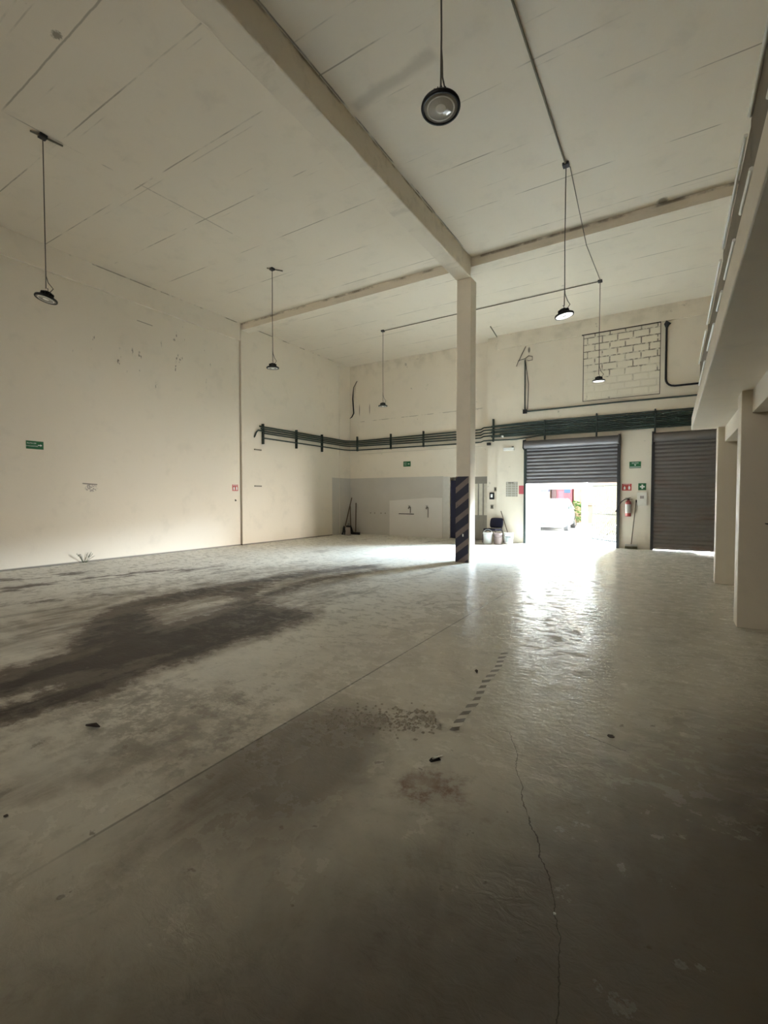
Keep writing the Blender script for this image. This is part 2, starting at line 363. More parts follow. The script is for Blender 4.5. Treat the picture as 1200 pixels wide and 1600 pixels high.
    col = t.mix(t.math('MULTIPLY', tb, 0.22), col, (0.66, 0.64, 0.60))
    # joints and cracks
    J = t.math('MULTIPLY', t.line(t.x, t.y, (-2.15, 0.5), (-2.26, 15.4), 0.007), 0.9)
    cr = t.vmax(J, t.math('MULTIPLY', t.line(t.x, t.y, (-4.2, 4.58), (-2.08, 4.56), 0.006, n2, 0.05), 0.6),
                t.line(t.x, t.y, (-0.86, 2.95), (-0.55, 2.16), 0.0022, n2, 0.10), t.line(t.x, t.y, (-0.56, 2.2), (-0.33, 1.75), 0.0024, n2, 0.10),
                t.line(t.x, t.y, (-0.35, 1.8), (-0.22, 1.2), 0.0018, n2, 0.08), t.line(t.x, t.y, (-0.62, 3.2), (-0.18, 3.05), 0.003, n2, 0.12),
                t.math('MULTIPLY', t.line(t.x, t.y, (-1.3, 4.5), (1.0, 5.6), 0.003, n2, 0.3), 0.4))
    col = t.mix(t.math('MULTIPLY', cr, 0.8), col, (0.05, 0.042, 0.035))
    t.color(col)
    # polish: glossier on the lane in front of the doors
    lane = t.ramp(t.x, -4.5, -1.5)
    t.b.inputs['IOR'].default_value = 1.46; t.b.inputs['Specular IOR Level'].default_value = 0.5
    r = t.math('ADD', 0.24, t.math('MULTIPLY', t.math('SUBTRACT', 1.0, lane), 0.12))
    r = t.math('ADD', r, t.math('MULTIPLY', t.math('SUBTRACT', n2, 0.5), 0.25)); r = t.math('ADD', r, t.math('MULTIPLY', t.math('MAXIMUM', dark, brown), 0.22)); r = t.math('ADD', r, t.math('MULTIPLY', sc, 0.45))
    t.rough(t.math('ADD', r, 0.0, clamp=True))
    rip = t.noise(15.0, 4, 0.6, (0.8, 1.3, 1), 0.8)
    h = t.math('SUBTRACT', t.math('ADD', t.math('MULTIPLY', rip, 0.8), t.math('MULTIPLY', n3, 0.25)), t.math('MULTIPLY', cr, 0.1))
    t.bump(h, 0.38, 0.012)
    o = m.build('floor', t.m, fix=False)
    ca = o.data.color_attributes.new('wear', 'FLOAT_COLOR', 'POINT')
    ca.data.foreach_set('color', [c for q in cols for c in q])
    return struct(o)
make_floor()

# ================================================================= room shell
m = MB(); m.box(XL - 0.4, XR + 0.3, YF - 0.3, YN + 0.02, ZC, ZC + 0.25); struct(m.build('ceiling', P_ceil))
m = MB()   # left wall: panel between beam, column and floor sits 6 cm back
m.box(XL - 0.35, XL - 0.06, YF - 0.3, 10.08, 0, ZC); m.box(XL - 0.06, XL, YF, 10.08, 6.39, ZC)
m.box(XL - 0.35, XL, 10.10, YN + 0.3, 0, ZC); m.box(XL, XL + 0.02, 15.12, YN, 0, ZC)
struct(m.build('wall_left', P_left))
D1 = (-4.09, -1.35, 3.06); D2 = (-0.47, 2.1, 3.06)
m = MB()
# left stretch, opening for the blue door and the glazed door
m.box(XL, -6.95, YN, YN + 0.3, 0, ZC); m.box(-6.95, -5.50, YN, YN + 0.3, 2.25, ZC); m.box(-5.50, -5.07, YN, YN + 0.3, 0, ZC)
m.box(-5.42, -5.07, YB + 0.06, YN, 0, ZC)
# right stretch
m.box(-5.07, D1[0], YB, YN + 0.1, 0, ZC); m.box(D1[0], D1[1], YB, YN + 0.1, D1[2], ZC); m.box(D1[1], D2[0], YB, YN + 0.1, 0, ZC)
m.box(D2[0], D2[1], YB, YN + 0.1, D2[2], ZC); m.box(D2[1], XR + 0.3, YB, YN + 0.1, 0, ZC)
struct(m.build('wall_back', P_back))
m = MB(); m.box(-5.07, XR, YB - 0.05, YB, 6.47, ZC); struct(m.build('trim_1', P_back))
m = MB(); m.box(XR, XR + 0.3, YF - 0.3, YN, 0, ZC); struct(m.build('wall_right', P_plain))
m = MB(); m.box(XL, XR, YF - 0.3, YF, 0, 4.0); m.box(XL, XR, YF - 0.3, YF, 5.6, ZC); m.box(XL, -9.0, YF - 0.3, YF, 4.0, 5.6); m.box(-1.0, XR, YF - 0.3, YF, 4.0, 5.6)
struct(m.build('wall_front', P_plain))
m = MB()
for k in range(6): m.box(-9.0 + k * 1.6 - 0.03 * (k > 0), -8.97 + k * 1.6 - 0.03 * (k > 4), YF - 0.2, YF - 0.14, 4.0, 5.6)
m.box(-9.0, -1.0, YF - 0.2, YF - 0.14, 4.0, 4.05); m.box(-9.0, -1.0, YF - 0.2, YF - 0.14, 5.55, 5.6)
wf = struct(m.build('added_window', plain('window frame paint', (0.4, 0.4, 0.38), 0.5)))  # unseen window, added to go with the rear fill light
for k in range(5): MB().box(-8.96 + k * 1.6, -7.44 + k * 1.6, YF - 0.18, YF - 0.17, 4.05, 5.55).build('pane', plain('frosted window glass', (0.7, 0.72, 0.7), 0.3), wf)
# beams
m = MB(); m.box(-4.29, -3.94, YF, 10.1, 6.48, ZC, bev=0.02); struct(m.build('trim_2', P_beam))
m = MB(); m.box(XL, XR, 10.12, 10.42, 6.72, ZC); struct(m.build('trim_3', P_beam))
# grey painted dado in the washing corner, wrapping onto the left wall
M_dado = plain('grey dado paint', (0.50, 0.465, 0.41), 0.6, var=0.10, scale=1.3)
m = MB(); m.box(XL + 0.02, -7.22, YN - 0.004, YN, 0.0, 2.30); m.box(XL, XL + 0.004, 14.66, 15.12, 0, 2.30); m.box(XL + 0.02, XL + 0.024, 15.12, YN, 0, 2.30)
struct(m.build('trim_4', M_dado))
M_patch = plain('pale patch of plaster', (0.64, 0.60, 0.545), 0.6, var=0.06, scale=1.7)
m = MB(); m.prism([(-9.55, 0), (-7.26, 0), (-7.26, 1.49), (-7.75, 1.50), (-9.0, 1.42), (-9.55, 1.38)], 'y', YN - 0.008, YN - 0.004); struct(m.build('trim_5', M_patch))
# bricked-up window high on the street wall
def brick_mat():
    t = NT('painted blockwork infill', 0.7); t.pos
    cb = t.n.new('ShaderNodeCombineXYZ'); t.l.new(t.x, cb.inputs[0]); t.l.new(t.z, cb.inputs[1])
    br = t.n.new('ShaderNodeTexBrick'); t.l.new(cb.outputs[0], br.inputs['Vector'])
    br.inputs['Scale'].default_value = 1.0; br.inputs['Brick Width'].default_value = 0.41; br.inputs['Row Height'].default_value = 0.205
    br.inputs['Mortar Size'].default_value = 0.018; br.inputs['Mortar Smooth'].default_value = 0.3; br.offset = 0.5
    n = t.noise(2.0, 5, 0.6); f = t.noise(12, 4)
    up = t.ramp(t.z, 4.7, 6.2)
    k = t.math('MULTIPLY', br.outputs['Fac'], t.math('MULTIPLY', t.ramp(t.math('ADD', n, t.math('MULTIPLY', up, 0.28)), 0.58, 0.68), t.ramp(f, 0.35, 0.55)))
    base = t.mix(n, (0.70, 0.64, 0.52), (0.78, 0.72, 0.60))
    t.color(t.mix(t.math('MULTIPLY', k, 0.8), base, (0.13, 0.11, 0.08)))
    t.bump(t.math('SUBTRACT', t.math('MULTIPLY', n, 0.4), t.math('MULTIPLY', br.outputs['Fac'], 0.7)), 0.6, 0.02)
    return t.m
M_ink = plain('dark gap', (0.05, 0.042, 0.034), 0.9)
m = MB(); m.box(-2.36, -0.35, YB - 0.012, YB + 0.001, 4.47, 6.46); bw = struct(m.build('window_1', brick_mat()))
m = MB(); g = 0.012
m.box(-2.38, -2.36, YB - 0.013, YB, 4.46, 6.46); m.box(-0.35, -0.335, YB - 0.013, YB, 4.46, 6.46); m.box(-2.38, -0.335, YB - 0.013, YB, 4.45, 4.465); m.box(-2.42, -0.335, YB - 0.053, YB, 6.455, 6.475)
m.build('window_gap', M_ink, bw)

# ---------------------------------------------------------------- roller shutters
M_slat = NT('galvanised shutter slats', 0.45, 0.55, 0.5); t = M_slat; t.pos
t.color(t.mix(t.noise(3, 4, .6, (0.4, 1, 4)), (0.11, 0.105, 0.11), (0.20, 0.19, 0.20))); t.bump(t.noise(40, 2), 0.1, 0.003); M_slat = t.m
M_slat2 = NT('rusty brown shutter slats', 0.5, 0.35, 0.5); t = M_slat2; t.pos
rust = t.ramp(t.noise(1.2, 6, 0.65, (0.5, 1, 1.5)), 0.45, 0.75)
t.color(t.mix(rust, (0.17, 0.155, 0.145), (0.16, 0.10, 0.07))); M_slat2 = t.m
M_dark = plain('dark painted steel', (0.035, 0.034, 0.036), 0.5, 0.3)
M_green_rail = plain('dark green steel', (0.03, 0.045, 0.04), 0.45, 0.2)
def curtain(x0, x1, z0, z1, y, pitch, mat, parent):
    m = MB(); prof = []; z = z1; k = 0
    while z > z0 + 1e-6:
        for u in range(8):
            zz = z1 - (k + u / 8) * pitch
            if zz < z0: break
            prof.append((y - 0.018 * math.sin(PI * min(1, (u / 8) / 0.82)) if u / 8 < 0.82 else y + 0.006, zz))
        k += 1; z = z1 - k * pitch
    prof.append((y, z0))
    n = len(prof); vs = [(x0, a, b) for a, b in prof] + [(x1, a, b) for a, b in prof]
    m.add(vs, [(i, i + 1, n + i + 1, n + i) for i in range(n - 1)], True)
    vs2 = [(x0, a + 0.012, b) for a, b in prof] + [(x1, a + 0.012, b) for a, b in prof]
    m.add(vs2, [(i, n + i, n + i + 1, i + 1) for i in range(n - 1)], True)
    m.box(x0, x1, y - 0.02, y + 0.03, z0 - 0.04, z0 + 0.03)
    return m.build('shutter_curtain', mat, parent, fix=False)
def shutter(idx, x0, x1, zb, mat, label):
    r = thing('door_%d' % idx, label, 'roller door', ((x0 + x1) / 2, YB, 0)); del r['label']; del r['category']; r['kind'] = 'structure'
    r.location = (0, 0, 0)
    curtain(x0 + 0.02, x1 - 0.02, zb + 0.04, 3.12, YB - 0.03, 0.112, mat, r)
    m = MB()   # rolled head of the curtain
    m.tube([(x0 - 0.02, YB - 0.17, 3.21), (x1 + 0.02, YB - 0.17, 3.21)], 0.13, 20); m.build('shutter_roll', mat, r)
    for x in (x0, x1):
        m = MB(); m.box(x - 0.035, x + 0.035, YB - 0.075, YB + 0.0, 0.0, 3.10); m.box(x - 0.04, x - 0.025 if x == x0 else x + 0.04, YB - 0.09, YB - 0.075, 0, 3.1); m.build('guide_rail', M_green_rail if x == x0 and idx == 1 else M_dark, r)
        m = MB(); m.prism([(YB - 0.33, 3.10), (YB, 3.00), (YB, 3.40), (YB - 0.30, 3.36)], 'x', x - 0.03 if x == x0 else x + 0.03, x if x == x0 else x, ); m.build('end_bracket', M_dark, r)
    return r
shutter(1, D1[0], D1[1], 1.96, M_slat, 'half raised grey roller shutter')
shutter(2, D2[0], D2[1], 0.02, M_slat2, 'closed brown roller shutter')

# ---------------------------------------------------------------- blue door and glazed door in the left stretch
M_blue = plain('navy blue enamel', (0.004, 0.005, 0.030), 0.4, var=0.2)
M_alu = plain('grey aluminium', (0.30, 0.28, 0.24), 0.4, 0.5)
M_pane = plain('frosted cream glass', (0.72, 0.68, 0.58), 0.25)
M_chrome = plain('chrome', (0.6, 0.6, 0.6), 0.2, 1.0)
d3 = struct(MB().box(-6.93, -6.10, YN + 0.02, YN + 0.07, 0.02, 2.13, bev=0.005).build('door_3', M_blue))
MB().tube([(-6.2, YN - 0.03, 1.0), (-6.32, YN - 0.03, 1.0)], 0.012).tube([(-6.2, YN - 0.03, 1.0), (-6.2, YN + 0.03, 1.0)], 0.012).build('door_handle', M_chrome, d3)
m = MB()
for x0, x1 in ((-6.10, -6.04), (-5.885, -5.845), (-5.71, -5.665), (-5.54, -5.50)): m.box(x0, x1, YN + 0.01, YN + 0.06, 0, 2.02)
m.box(-6.10, -5.50, YN + 0.01, YN + 0.06, 2.0, 2.25); m.box(-6.10, -5.50, YN + 0.01, YN + 0.06, 0.0, 0.10); m.box(-6.10, -5.50, YN + 0.02, YN + 0.05, 0.1, 0.88)
d4 = struct(m.build('door_4', M_alu))
for x0, x1 in ((-6.04, -5.885), (-5.845, -5.71), (-5.665, -5.54)): MB().box(x0, x1, YN + 0.03, YN + 0.04, 0.88, 2.0).build('pane', M_pane, d4)
m = MB(); m.box(-6.97, -5.48, YN + 0.3, YN + 0.34, -0.1, 2.4); m.box(-6.97, -5.48, YN + 0.10, YN + 0.3, -0.1, -0.006); struct(m.build('wall_closet', M_dado))
# dark slit behind the trim: pale jamb strip beside the blue door
m = MB(); m.box(-7.22, -6.95, YN - 0.02, YN, 0, 2.28); struct(m.build('trim_6', plain('jamb grey paint', (0.55, 0.53, 0.48), 0.6)))

# ================================================================= striped column
M_column = wall_paint('white column paint', 'plain')
def stripe_mat():
    t = NT('navy and ochre hazard stripes', 0.45); t.pos
    u = t.math('SUBTRACT', t.z, t.math('MULTIPLY', t.math('ADD', t.x, 4.28), 0.78))
    f = t.math('FRACT', t.math('DIVIDE', t.math('ADD', u, 0.165), 0.352))
    k = t.math('MULTIPLY', t.ramp(f, 0.0, 0.02), t.math('SUBTRACT', 1, t.ramp(f, 0.40, 0.42)))
    n = t.noise(8, 5); w = t.ramp(t.noise(5, 6, 0.7), 0.62, 0.66)
    c = t.mix(k, t.mix(n, (0.008, 0.009, 0.024), (0.013, 0.014, 0.036)), t.mix(n, (0.15, 0.11, 0.10), (0.21, 0.16, 0.14)))
    c = t.mix(t.math('MULTIPLY', w, 0.5), c, (0.03, 0.025, 0.03))
    t.color(c); return t.m
col_t = thing('column', 'tall cream concrete column with navy and ochre hazard stripes on its base', 'column', (-4.115, 10.28, 0))
MB().box(-0.165, 0.175, -0.18, 0.16, 0, 6.50, bev=0.012).build('shaft', M_column, col_t)
MB().box(-0.168, 0.150, -0.186, -0.178, 0.0, 1.99).box(-0.170, -0.164, -0.186, 0.12, 0.0, 1.99).build('striped_band', stripe_mat(), col_t)
M_white = plain('white plastic', (0.75, 0.75, 0.72), 0.4)
MB().box(0.002, 0.03, -0.189, -0.186, 0.60, 0.66).build('sticker', M_white, col_t)

# ================================================================= mezzanine on the right
M_mez = wall_paint('mezzanine plaster', 'plain')
mez = thing('mezzanine', 'pale concrete mezzanine platform along the right side carried by square pillars', 'mezzanine', (0.28, 0, 0))
MB().box(0.0, XR - 0.30, YF + 0.02, 10.12, 2.72, 2.95, bev=0.01).build('slab', M_mez, mez)
MB().box(0.48, 0.78, YF + 0.02, 6.70, 2.46, 2.72).box(0.48, 0.78, 6.99, 9.90, 2.46, 2.72).build('edge_beam', M_mez, mez)
for y0 in (6.69, 9.89): MB().box(0.38, 0.98, y0, y0 + 0.31, 0, 2.72, bev=0.008).build('pillar', M_mez, mez)
M_hook = plain('black iron', (0.02, 0.02, 0.02), 0.5, 0.5)
hk = MB().tube([(0.0, 0, 0), (0.0, -0.05, 0.0), (0.03, -0.07, 0.0), (0.06, -0.07, 0.012)], 0.006, 8).build('wall_hook', M_hook, None, (0.90, 6.69, 1.21))
tag(hk, 'small black iron hook on the face of the nearest mezzanine pillar', 'hook')
# railing: two pale tubes with brown boards behind
M_tube = plain('cream painted tube', (0.90, 0.88, 0.80), 0.3)
M_board = plain('brown plywood boards', (0.15, 0.115, 0.07), 0.6, var=0.3, scale=5)
rail = thing('railing', 'low railing of pale tubes and brown boards along the mezzanine edge', 'railing', (0.30, 0, 2.95))
ys = [-1.0, 1.6, 2.9, 4.35, 6.1, 7.7]
for a, b in ((-1.0, 1.55), (1.7, 2.86), (3.0, 4.25), (4.45, 6.0), (6.2, 7.7)): MB().tube([(-0.012, a, 0.375), (-0.012, b, 0.375)], 0.009, 10).build('top_rail', M_tube, rail)
for a, b in ((-0.4, 2.3), (2.75, 3.15), (3.45, 4.02), (4.25, 4.66), (5.0, 5.86), (6.3, 7.6)): MB().tube([(-0.012, a, 0.065), (-0.012, b, 0.065)], 0.010, 10).build('bottom_rail', M_tube, rail)
for y in ys: MB().box(0.0, 0.04, y - 0.03, y + 0.03, 0, 0.40, bev=0.004).build('post', M_board, rail)
for i, (a, b) in enumerate(zip(ys, ys[1:])):
    dz = (-0.02, 0.03, 0.0, -0.03, -0.02)[i]
    MB().box(0.000, 0.018, a + 0.03, b - 0.03, 0.03 + dz * .5, 0.365 + dz).build('board', M_board, rail)
MB().box(0.02, 0.05, -1.0, 2.55, 0.40, 0.62).build('upper_board', M_board, rail)

# ================================================================= pendant lamps
M_black = plain('black cast aluminium', (0.012, 0.012, 0.013), 0.45, 0.4)
M_cable = plain('grey cable', (0.07, 0.06, 0.045), 0.6)
def lens_mat(name, em):
    t = NT(name, 0.12, 0, 0.8); t.pos
    t.color(t.mix(t.noise(30, 2), (0.50, 0.48, 0.44), (0.60, 0.58, 0.53)))
    if em: t.b.inputs['Emission Color'].default_value = (1, 0.98, 0.92, 1); t.b.inputs['Emission Strength'].default_value = em
    return t.m
M_lens = lens_mat('unlit lens', 0); M_lens_bright = lens_mat('bright lens', 0.10)  # second copy glows faintly, for the two white faced lamps
M_led = plain('white reflector centre', (0.9, 0.88, 0.84), 0.3); M_ringled = plain('pale led ring', (0.92, 0.90, 0.85), 0.35)
def lamp(x, y, z, tilt, az, lens, label, loop=1.0):
    t = thing('pendant_lamp', label, 'lamp', (x, y, z), 0, 'high bay lamps hanging on cables')
    T = Matrix.Rotation(az, 4, 'Z') @ Matrix.Rotation(tilt, 4, 'X') @ Matrix.Rotation(-az, 4, 'Z')
    # disc housing: shallow dish with finned heat sink
    MB().lathe([(0.0, 0.035), (0.06, 0.035), (0.075, 0.028), (0.12, 0.018), (0.148, 0.004), (0.152, -0.012), (0.148, -0.024), (0.132, -0.026), (0.130, -0.012), (0.0, -0.012)], 40, M=T).build('housing', M_black, t)
    m = MB().lathe([(0, 0.095), (0.05, 0.095), (0.056, 0.085), (0.056, 0.035)], 24, M=T)
    for k in range(18):
        R = T @ Matrix.Rotation(2 * PI * k / 18, 4, 'Z'); m.box(0.05, 0.088, -0.003, 0.003, 0.03, 0.078, M=R)
    m.build('heat_sink', M_black, t)
    l = MB().lathe([(0.0, -0.021), (0.128, -0.021), (0.131, -0.012)], 40, M=T).build('lens', lens, t)
    MB().lathe([(0.096, -0.0215), (0.104, -0.024), (0.108, -0.0215)], 40, M=T).build('ring', M_ringled, l)
    MB().lathe([(0.0, -0.023), (0.018, -0.029), (0.040, -0.0215)], 24, M=T).build('center_reflector', M_led, l)
    top = T @ Vector((0, 0, 0.095)); e = T @ Vector((0.04, 0, 0.06)); e2 = T @ Vector((0.11, 0.02, 0.14))
    MB().tube([top, top + Vector((0.012, 0, 0.02)), top + Vector((0.010, 0, 0.045)), top + Vector((-0.008, 0, 0.06))], 0.005, 8).build('hook', M_black, t)
    H = ZC - z
    m = MB().tube([(0, 0, top.z + 0.05), (0.004, 0, 0.5), (-0.003, 0.003, 1.2), (0.003, 0, H)], 0.0075, 8)
    m.tube([(0.006, 0, 0.42), (0.012, 0.0, 0.33), (0.05 * loop, 0.01, 0.22), Vector((e2.x * loop, e2.y, e2.z)), e], 0.006, 8)
    m.build('cable', M_cable, t)
    MB().box(-0.05, 0.05, -0.05, 0.05, H - 0.05, H, bev=0.006).build('junction_box', M_dark, t)
    return t
lamp(-1.57, 3.37, 4.53, 0.09, math.atan2(-.42, -.91), M_lens, 'nearest pendant disc lamp at the top of the picture, seen from below', 0.2)
lamp(-8.10, 3.37, 4.52, 0.22, math.atan2(.38, -.92), M_lens, 'tilted black disc lamp hanging beside the left wall above the green arrow sign')
lamp(-8.13, 8.10, 4.60, 0.04, 0.3, M_lens, 'black disc lamp hanging in front of the left wall groove above the pipe ends')
lamp(-8.06, 12.95, 4.50, 0.02, 0.3, M_lens, 'smallest farthest disc lamp hanging left of the striped column')
lamp(-1.55, 8.12, 4.50, -0.17, math.atan2(.98, -.19), M_lens_bright, 'bright faced disc lamp hanging right of the striped column')
lamp(-1.61, 12.86, 4.45, 0.03, 0.3, M_lens_bright, 'small bright disc lamp hanging before the bricked-up window')
# surface conduits on the ceiling
M_cond = plain('grey conduit', (0.16, 0.14, 0.10), 0.5)
def pipe_thing(name, pts, r, mat, label, cat, n=10, group=None):
    return tag(MB().tube(pts, r, n).build(name, mat), label, cat, group)
zc = ZC - 0.025
pipe_thing('ceiling_conduit', [(-1.57, -3.0, zc), (-1.57, 3.0, zc), (-1.55, 8.06, zc)], 0.014, M_cond, 'grey conduit on the ceiling running towards the bright lamp', 'conduit')
pipe_thing('ceiling_conduit', [(-1.50, 8.2, zc), (-1.56, 10.1, 6.70), (-1.58, 10.45, 6.70), (-1.60, 12.8, zc)], 0.008, M_cond, 'thin faint wire crossing the ceiling beam between the two bright lamps', 'conduit')
pipe_thing('ceiling_conduit', [(-8.0, 12.95, zc), (-4.9, 12.9, zc), (-1.6, 12.86, zc)], 0.013, M_cond, 'long conduit across the far ceiling bay joining two lamps', 'conduit')
pipe_thing('ceiling_conduit', [(-4.96, 14.4, zc), (-5.09, 15.45, zc)], 0.016, M_cond, 'short conduit on the ceiling above the wall pilaster', 'conduit')
pipe_thing('ceiling_conduit', [(-8.13, 3.22, zc), (-8.05, 3.62, zc)], 0.014, M_cond, 'short dark conduit stub on the ceiling above the tilted lamp', 'conduit')
pipe_thing('ceiling_conduit', [(-8.2, 8.0, zc), (-7.98, 8.3, zc)], 0.014, M_cond, 'short dark conduit stub above the lamp by the left wall groove', 'conduit')

# ================================================================= green conduit bundle round the walls
M_gpipe = plain('green enamelled conduit', (0.030, 0.050, 0.040), 0.4, 0.1, var=0.2, scale=3)
M_gdark = plain('dark green bracket', (0.020, 0.032, 0.026), 0.5, 0.2)
bund = thing('conduit_bundle', 'bundle of green conduits running round the left and street walls on brackets', 'pipes')
def arc(cx, cy, r, a0, a1, z, n=6): return [(cx + r * math.cos(a0 + (a1 - a0) * k / n), cy + r * math.sin(a0 + (a1 - a0) * k / n), z) for k in range(n + 1)]
levels = [(3.46, 3.45), (3.62, 3.60), (3.69, 3.70), (3.76, 3.80), (3.83, 3.90)]
for i, (za, zb) in enumerate(levels):
    d = 0.05 + 0.012 * (i % 2)
    x0 = XL + d; y1 = YN - d; y2 = YB - d
    zs = lambda x: za + (zb - za) * max(0, min(1, (x + 11.5) / 6.0))
    p = []
    st = 10.80 + (0.12, 0.18, 0.10, 0.05, 0.0)[i]
    if i == 2: p += [(XL - 0.02, 10.62, 3.45), (XL + 0.03, 10.62, 3.5), (x0, 10.66, 3.62), (x0, 10.74, 3.69)]
    else: p += [(x0, st, za)]
    p += [(x0, 12.5, za), (x0, 15.0, za)] + arc(x0 + 0.5, y1 - 0.5, 0.5, PI, PI / 2, za)[0:]
    p += [(-9, y1, zs(-9)), (-7, y1, zs(-7)), (-5.95, y1, zs(-5.95)), (-5.75, y1 - 0.03, zs(-5.7)), (-5.52, y2 + 0.03, zb), (-5.32, y2, zb), (-4.4, y2, zb + (-0.0 if i else -0.02)), (-3.5, y2, zb + (0.06 if i == 0 else 0.0)), (-1.5, y2, zb + (0.06 if i == 0 else 0.0)), (3.0, y2, zb + (0.06 if i == 0 else 0.0))]
    MB().tube(p, 0.024, 10).build('conduit', M_gpipe, bund)
for k, z in enumerate((3.56, 3.65, 3.75, 3.85, 3.96)):
    MB().tube([(-5.25 + 0.3 * (k % 2), YB - 0.045, z - 0.01 * k), (-4.2, YB - 0.045, z - 0.01), (-2.2, YB - 0.045, z), (3.0, YB - 0.045, z)], 0.022, 10).build('conduit', M_gpipe, bund)
for y in (10.95, 12.55, 13.98): MB().box(XL, XL + 0.09, y - 0.02, y + 0.02, 3.26, 3.92).build('bracket', M_gdark, bund)
for x in (-11.08, -9.47, -8.03, -6.4): MB().box(x - 0.02, x + 0.02, YN - 0.09, YN, 3.42, 4.02).build('bracket', M_gdark, bund)
for x, a, b in ((-5.18, 3.40, 4.16), (-3.49, 3.36, 3.98), (-1.97, 3.34, 4.05), (-0.44, 3.32, 4.03), (1.1, 3.32, 4.03)): MB().box(x - 0.02, x + 0.02, YB - 0.09, YB, a, b).build('bracket', M_gdark, bund)
# single conduits above
M_gc = plain('dark green conduit', (0.040, 0.060, 0.050), 0.5, 0.1)
cu = thing('wall_conduit', 'thin dark conduit with a corner box and an upright leg above the shutters', 'conduit', (0, 0, 0))
MB().tube([(-4.12, YB - 0.03, 4.31), (-1.5, YB - 0.03, 4.33), (3.0, YB - 0.03, 4.30)], 0.024, 10).build('conduit', M_gc, cu)
MB().tube([(-4.13, YB - 0.03, 4.31), (-4.14, YB - 0.03, 5.98)], 0.020, 10).build('upright', M_gc, cu)
MB().box(-4.19, -4.06, YB - 0.07, YB, 4.25, 4.38, bev=0.005).build('corner_box', M_hook, cu)
lp = [(-4.42, YB - 0.03, 5.82), (-4.34, YB - 0.05, 6.0), (-4.14, YB - 0.06, 6.02), (-4.02, YB - 0.05, 6.10), (-3.90, YB - 0.05, 6.06), (-3.90, YB - 0.05, 5.95), (-4.02, YB - 0.05, 5.94), (-4.13, YB - 0.05, 6.0), (-4.09, YB - 0.04, 5.7), (-4.02, YB - 0.03, 5.2), (-4.04, YB - 0.03, 4.38)]
MB().tube(lp, 0.010, 8).tube([(-4.34, YB - 0.03, 5.98), (-4.24, YB - 0.03, 6.2), (-4.12, YB - 0.03, 6.42)], 0.010, 8).build('loose_cable', M_hook, cu)
cu = thing('wall_conduit', 'black conduit with a bell end curving down beside the bricked-up window', 'conduit', (0, 0, 0))
MB().tube([(-0.20, YB - 0.04, 6.30), (-0.20, YB - 0.04, 4.85)] + [(-0.20 + 0.22 - 0.22 * math.cos(a), YB - 0.04, 4.85 - 0.22 * math.sin(a)) for a in (0.3, 0.6, 0.9, 1.2, PI / 2)] + [(3.0, YB - 0.04, 4.62)], 0.027, 10).build('conduit', M_hook, cu)
MB().tube([(-0.20, YB - 0.04, 6.28), (-0.20, YB - 0.05, 6.36), (-0.15, YB - 0.07, 6.42)], [0.03, 0.07, 0.08], 12).build('bell_end', M_hook, cu)
pipe_thing('black_hose', [(-11.10, YN - 0.03, 6.30), (-11.28, YN - 0.03, 6.05), (-11.32, YN - 0.03, 5.6), (-11.27, YN - 0.03, 5.0), (-11.36, YN - 0.04, 4.85), (-11.46, YN - 0.04, 4.80)], [0.010, 0.014, 0.026, 0.026, 0.022, 0.01], M_hook, 'black hose hanging in the far left corner above the green pipes', 'hose')
# small fittings by the pilaster
o = MB().box(-5.38, -5.26, YB - 0.14, YB - 0.03, 3.28, 3.37, bev=0.01).tube([(-5.32, YB - 0.03, 3.33), (-5.32, YB + 0.06, 3.33)], 0.015, 8).build('security_camera', M_hook); tag(o, 'small black camera under the green pipes on the wall pilaster', 'camera')
el = thing('emergency_light', 'pale emergency light fixture beside the half raised shutter', 'light', (-4.65, YB, 3.12))
MB().box(-0.18, 0.18, -0.06, 0, -0.05, 0.05, bev=0.012).build('body', M_white, el)
MB().lathe([(0, 0.03), (0.03, 0.03), (0.035, 0.0), (0.0, 0.0)], 16, M=Matrix.Translation((0.13, -0.03, 0.05))).build('spot_head', M_hook, el)
o = MB().lathe([(0.0, 0.045), (0.03, 0.035), (0.045, 0.0), (0.03, -0.035), (0.0, -0.045)], 16).build('bulb', M_white, None, (-4.84, YB - 0.13, 3.54)); tag(o, 'small white bulb glinting in front of the lowest green pipe', 'bulb')
ic = thing('intercom', 'black and white intercom on the shaded pilaster beside the chair', 'intercom', (-5.24, YB + 0.06, 1.56))
MB().box(-0.085, 0.085, -0.05, 0, -0.12, 0.12, bev=0.02).build('case', M_hook, ic); MB().box(-0.035, 0.035, -0.056, -0.05, -0.05, 0.06, bev=0.002).build('screen', M_white, ic)
M_sock = plain('grey socket plate', (0.20, 0.17, 0.12), 0.5)
for x, z, lb in ((-5.12, 1.79, 'small grey switch plate above the intercom'), (-5.24, 1.19, 'small grey socket plate below the intercom')):
    s_ = thing('switch_plate', lb, 'switch', (x, YB + 0.06, z), 0); MB().box(-0.05, 0.05, -0.015, 0, -0.07, 0.07, bev=0.004).build('plate', M_sock, s_); MB().box(-0.02, 0.02, -0.022, -0.015, -0.03, 0.03).build('rocker', M_hook, s_)

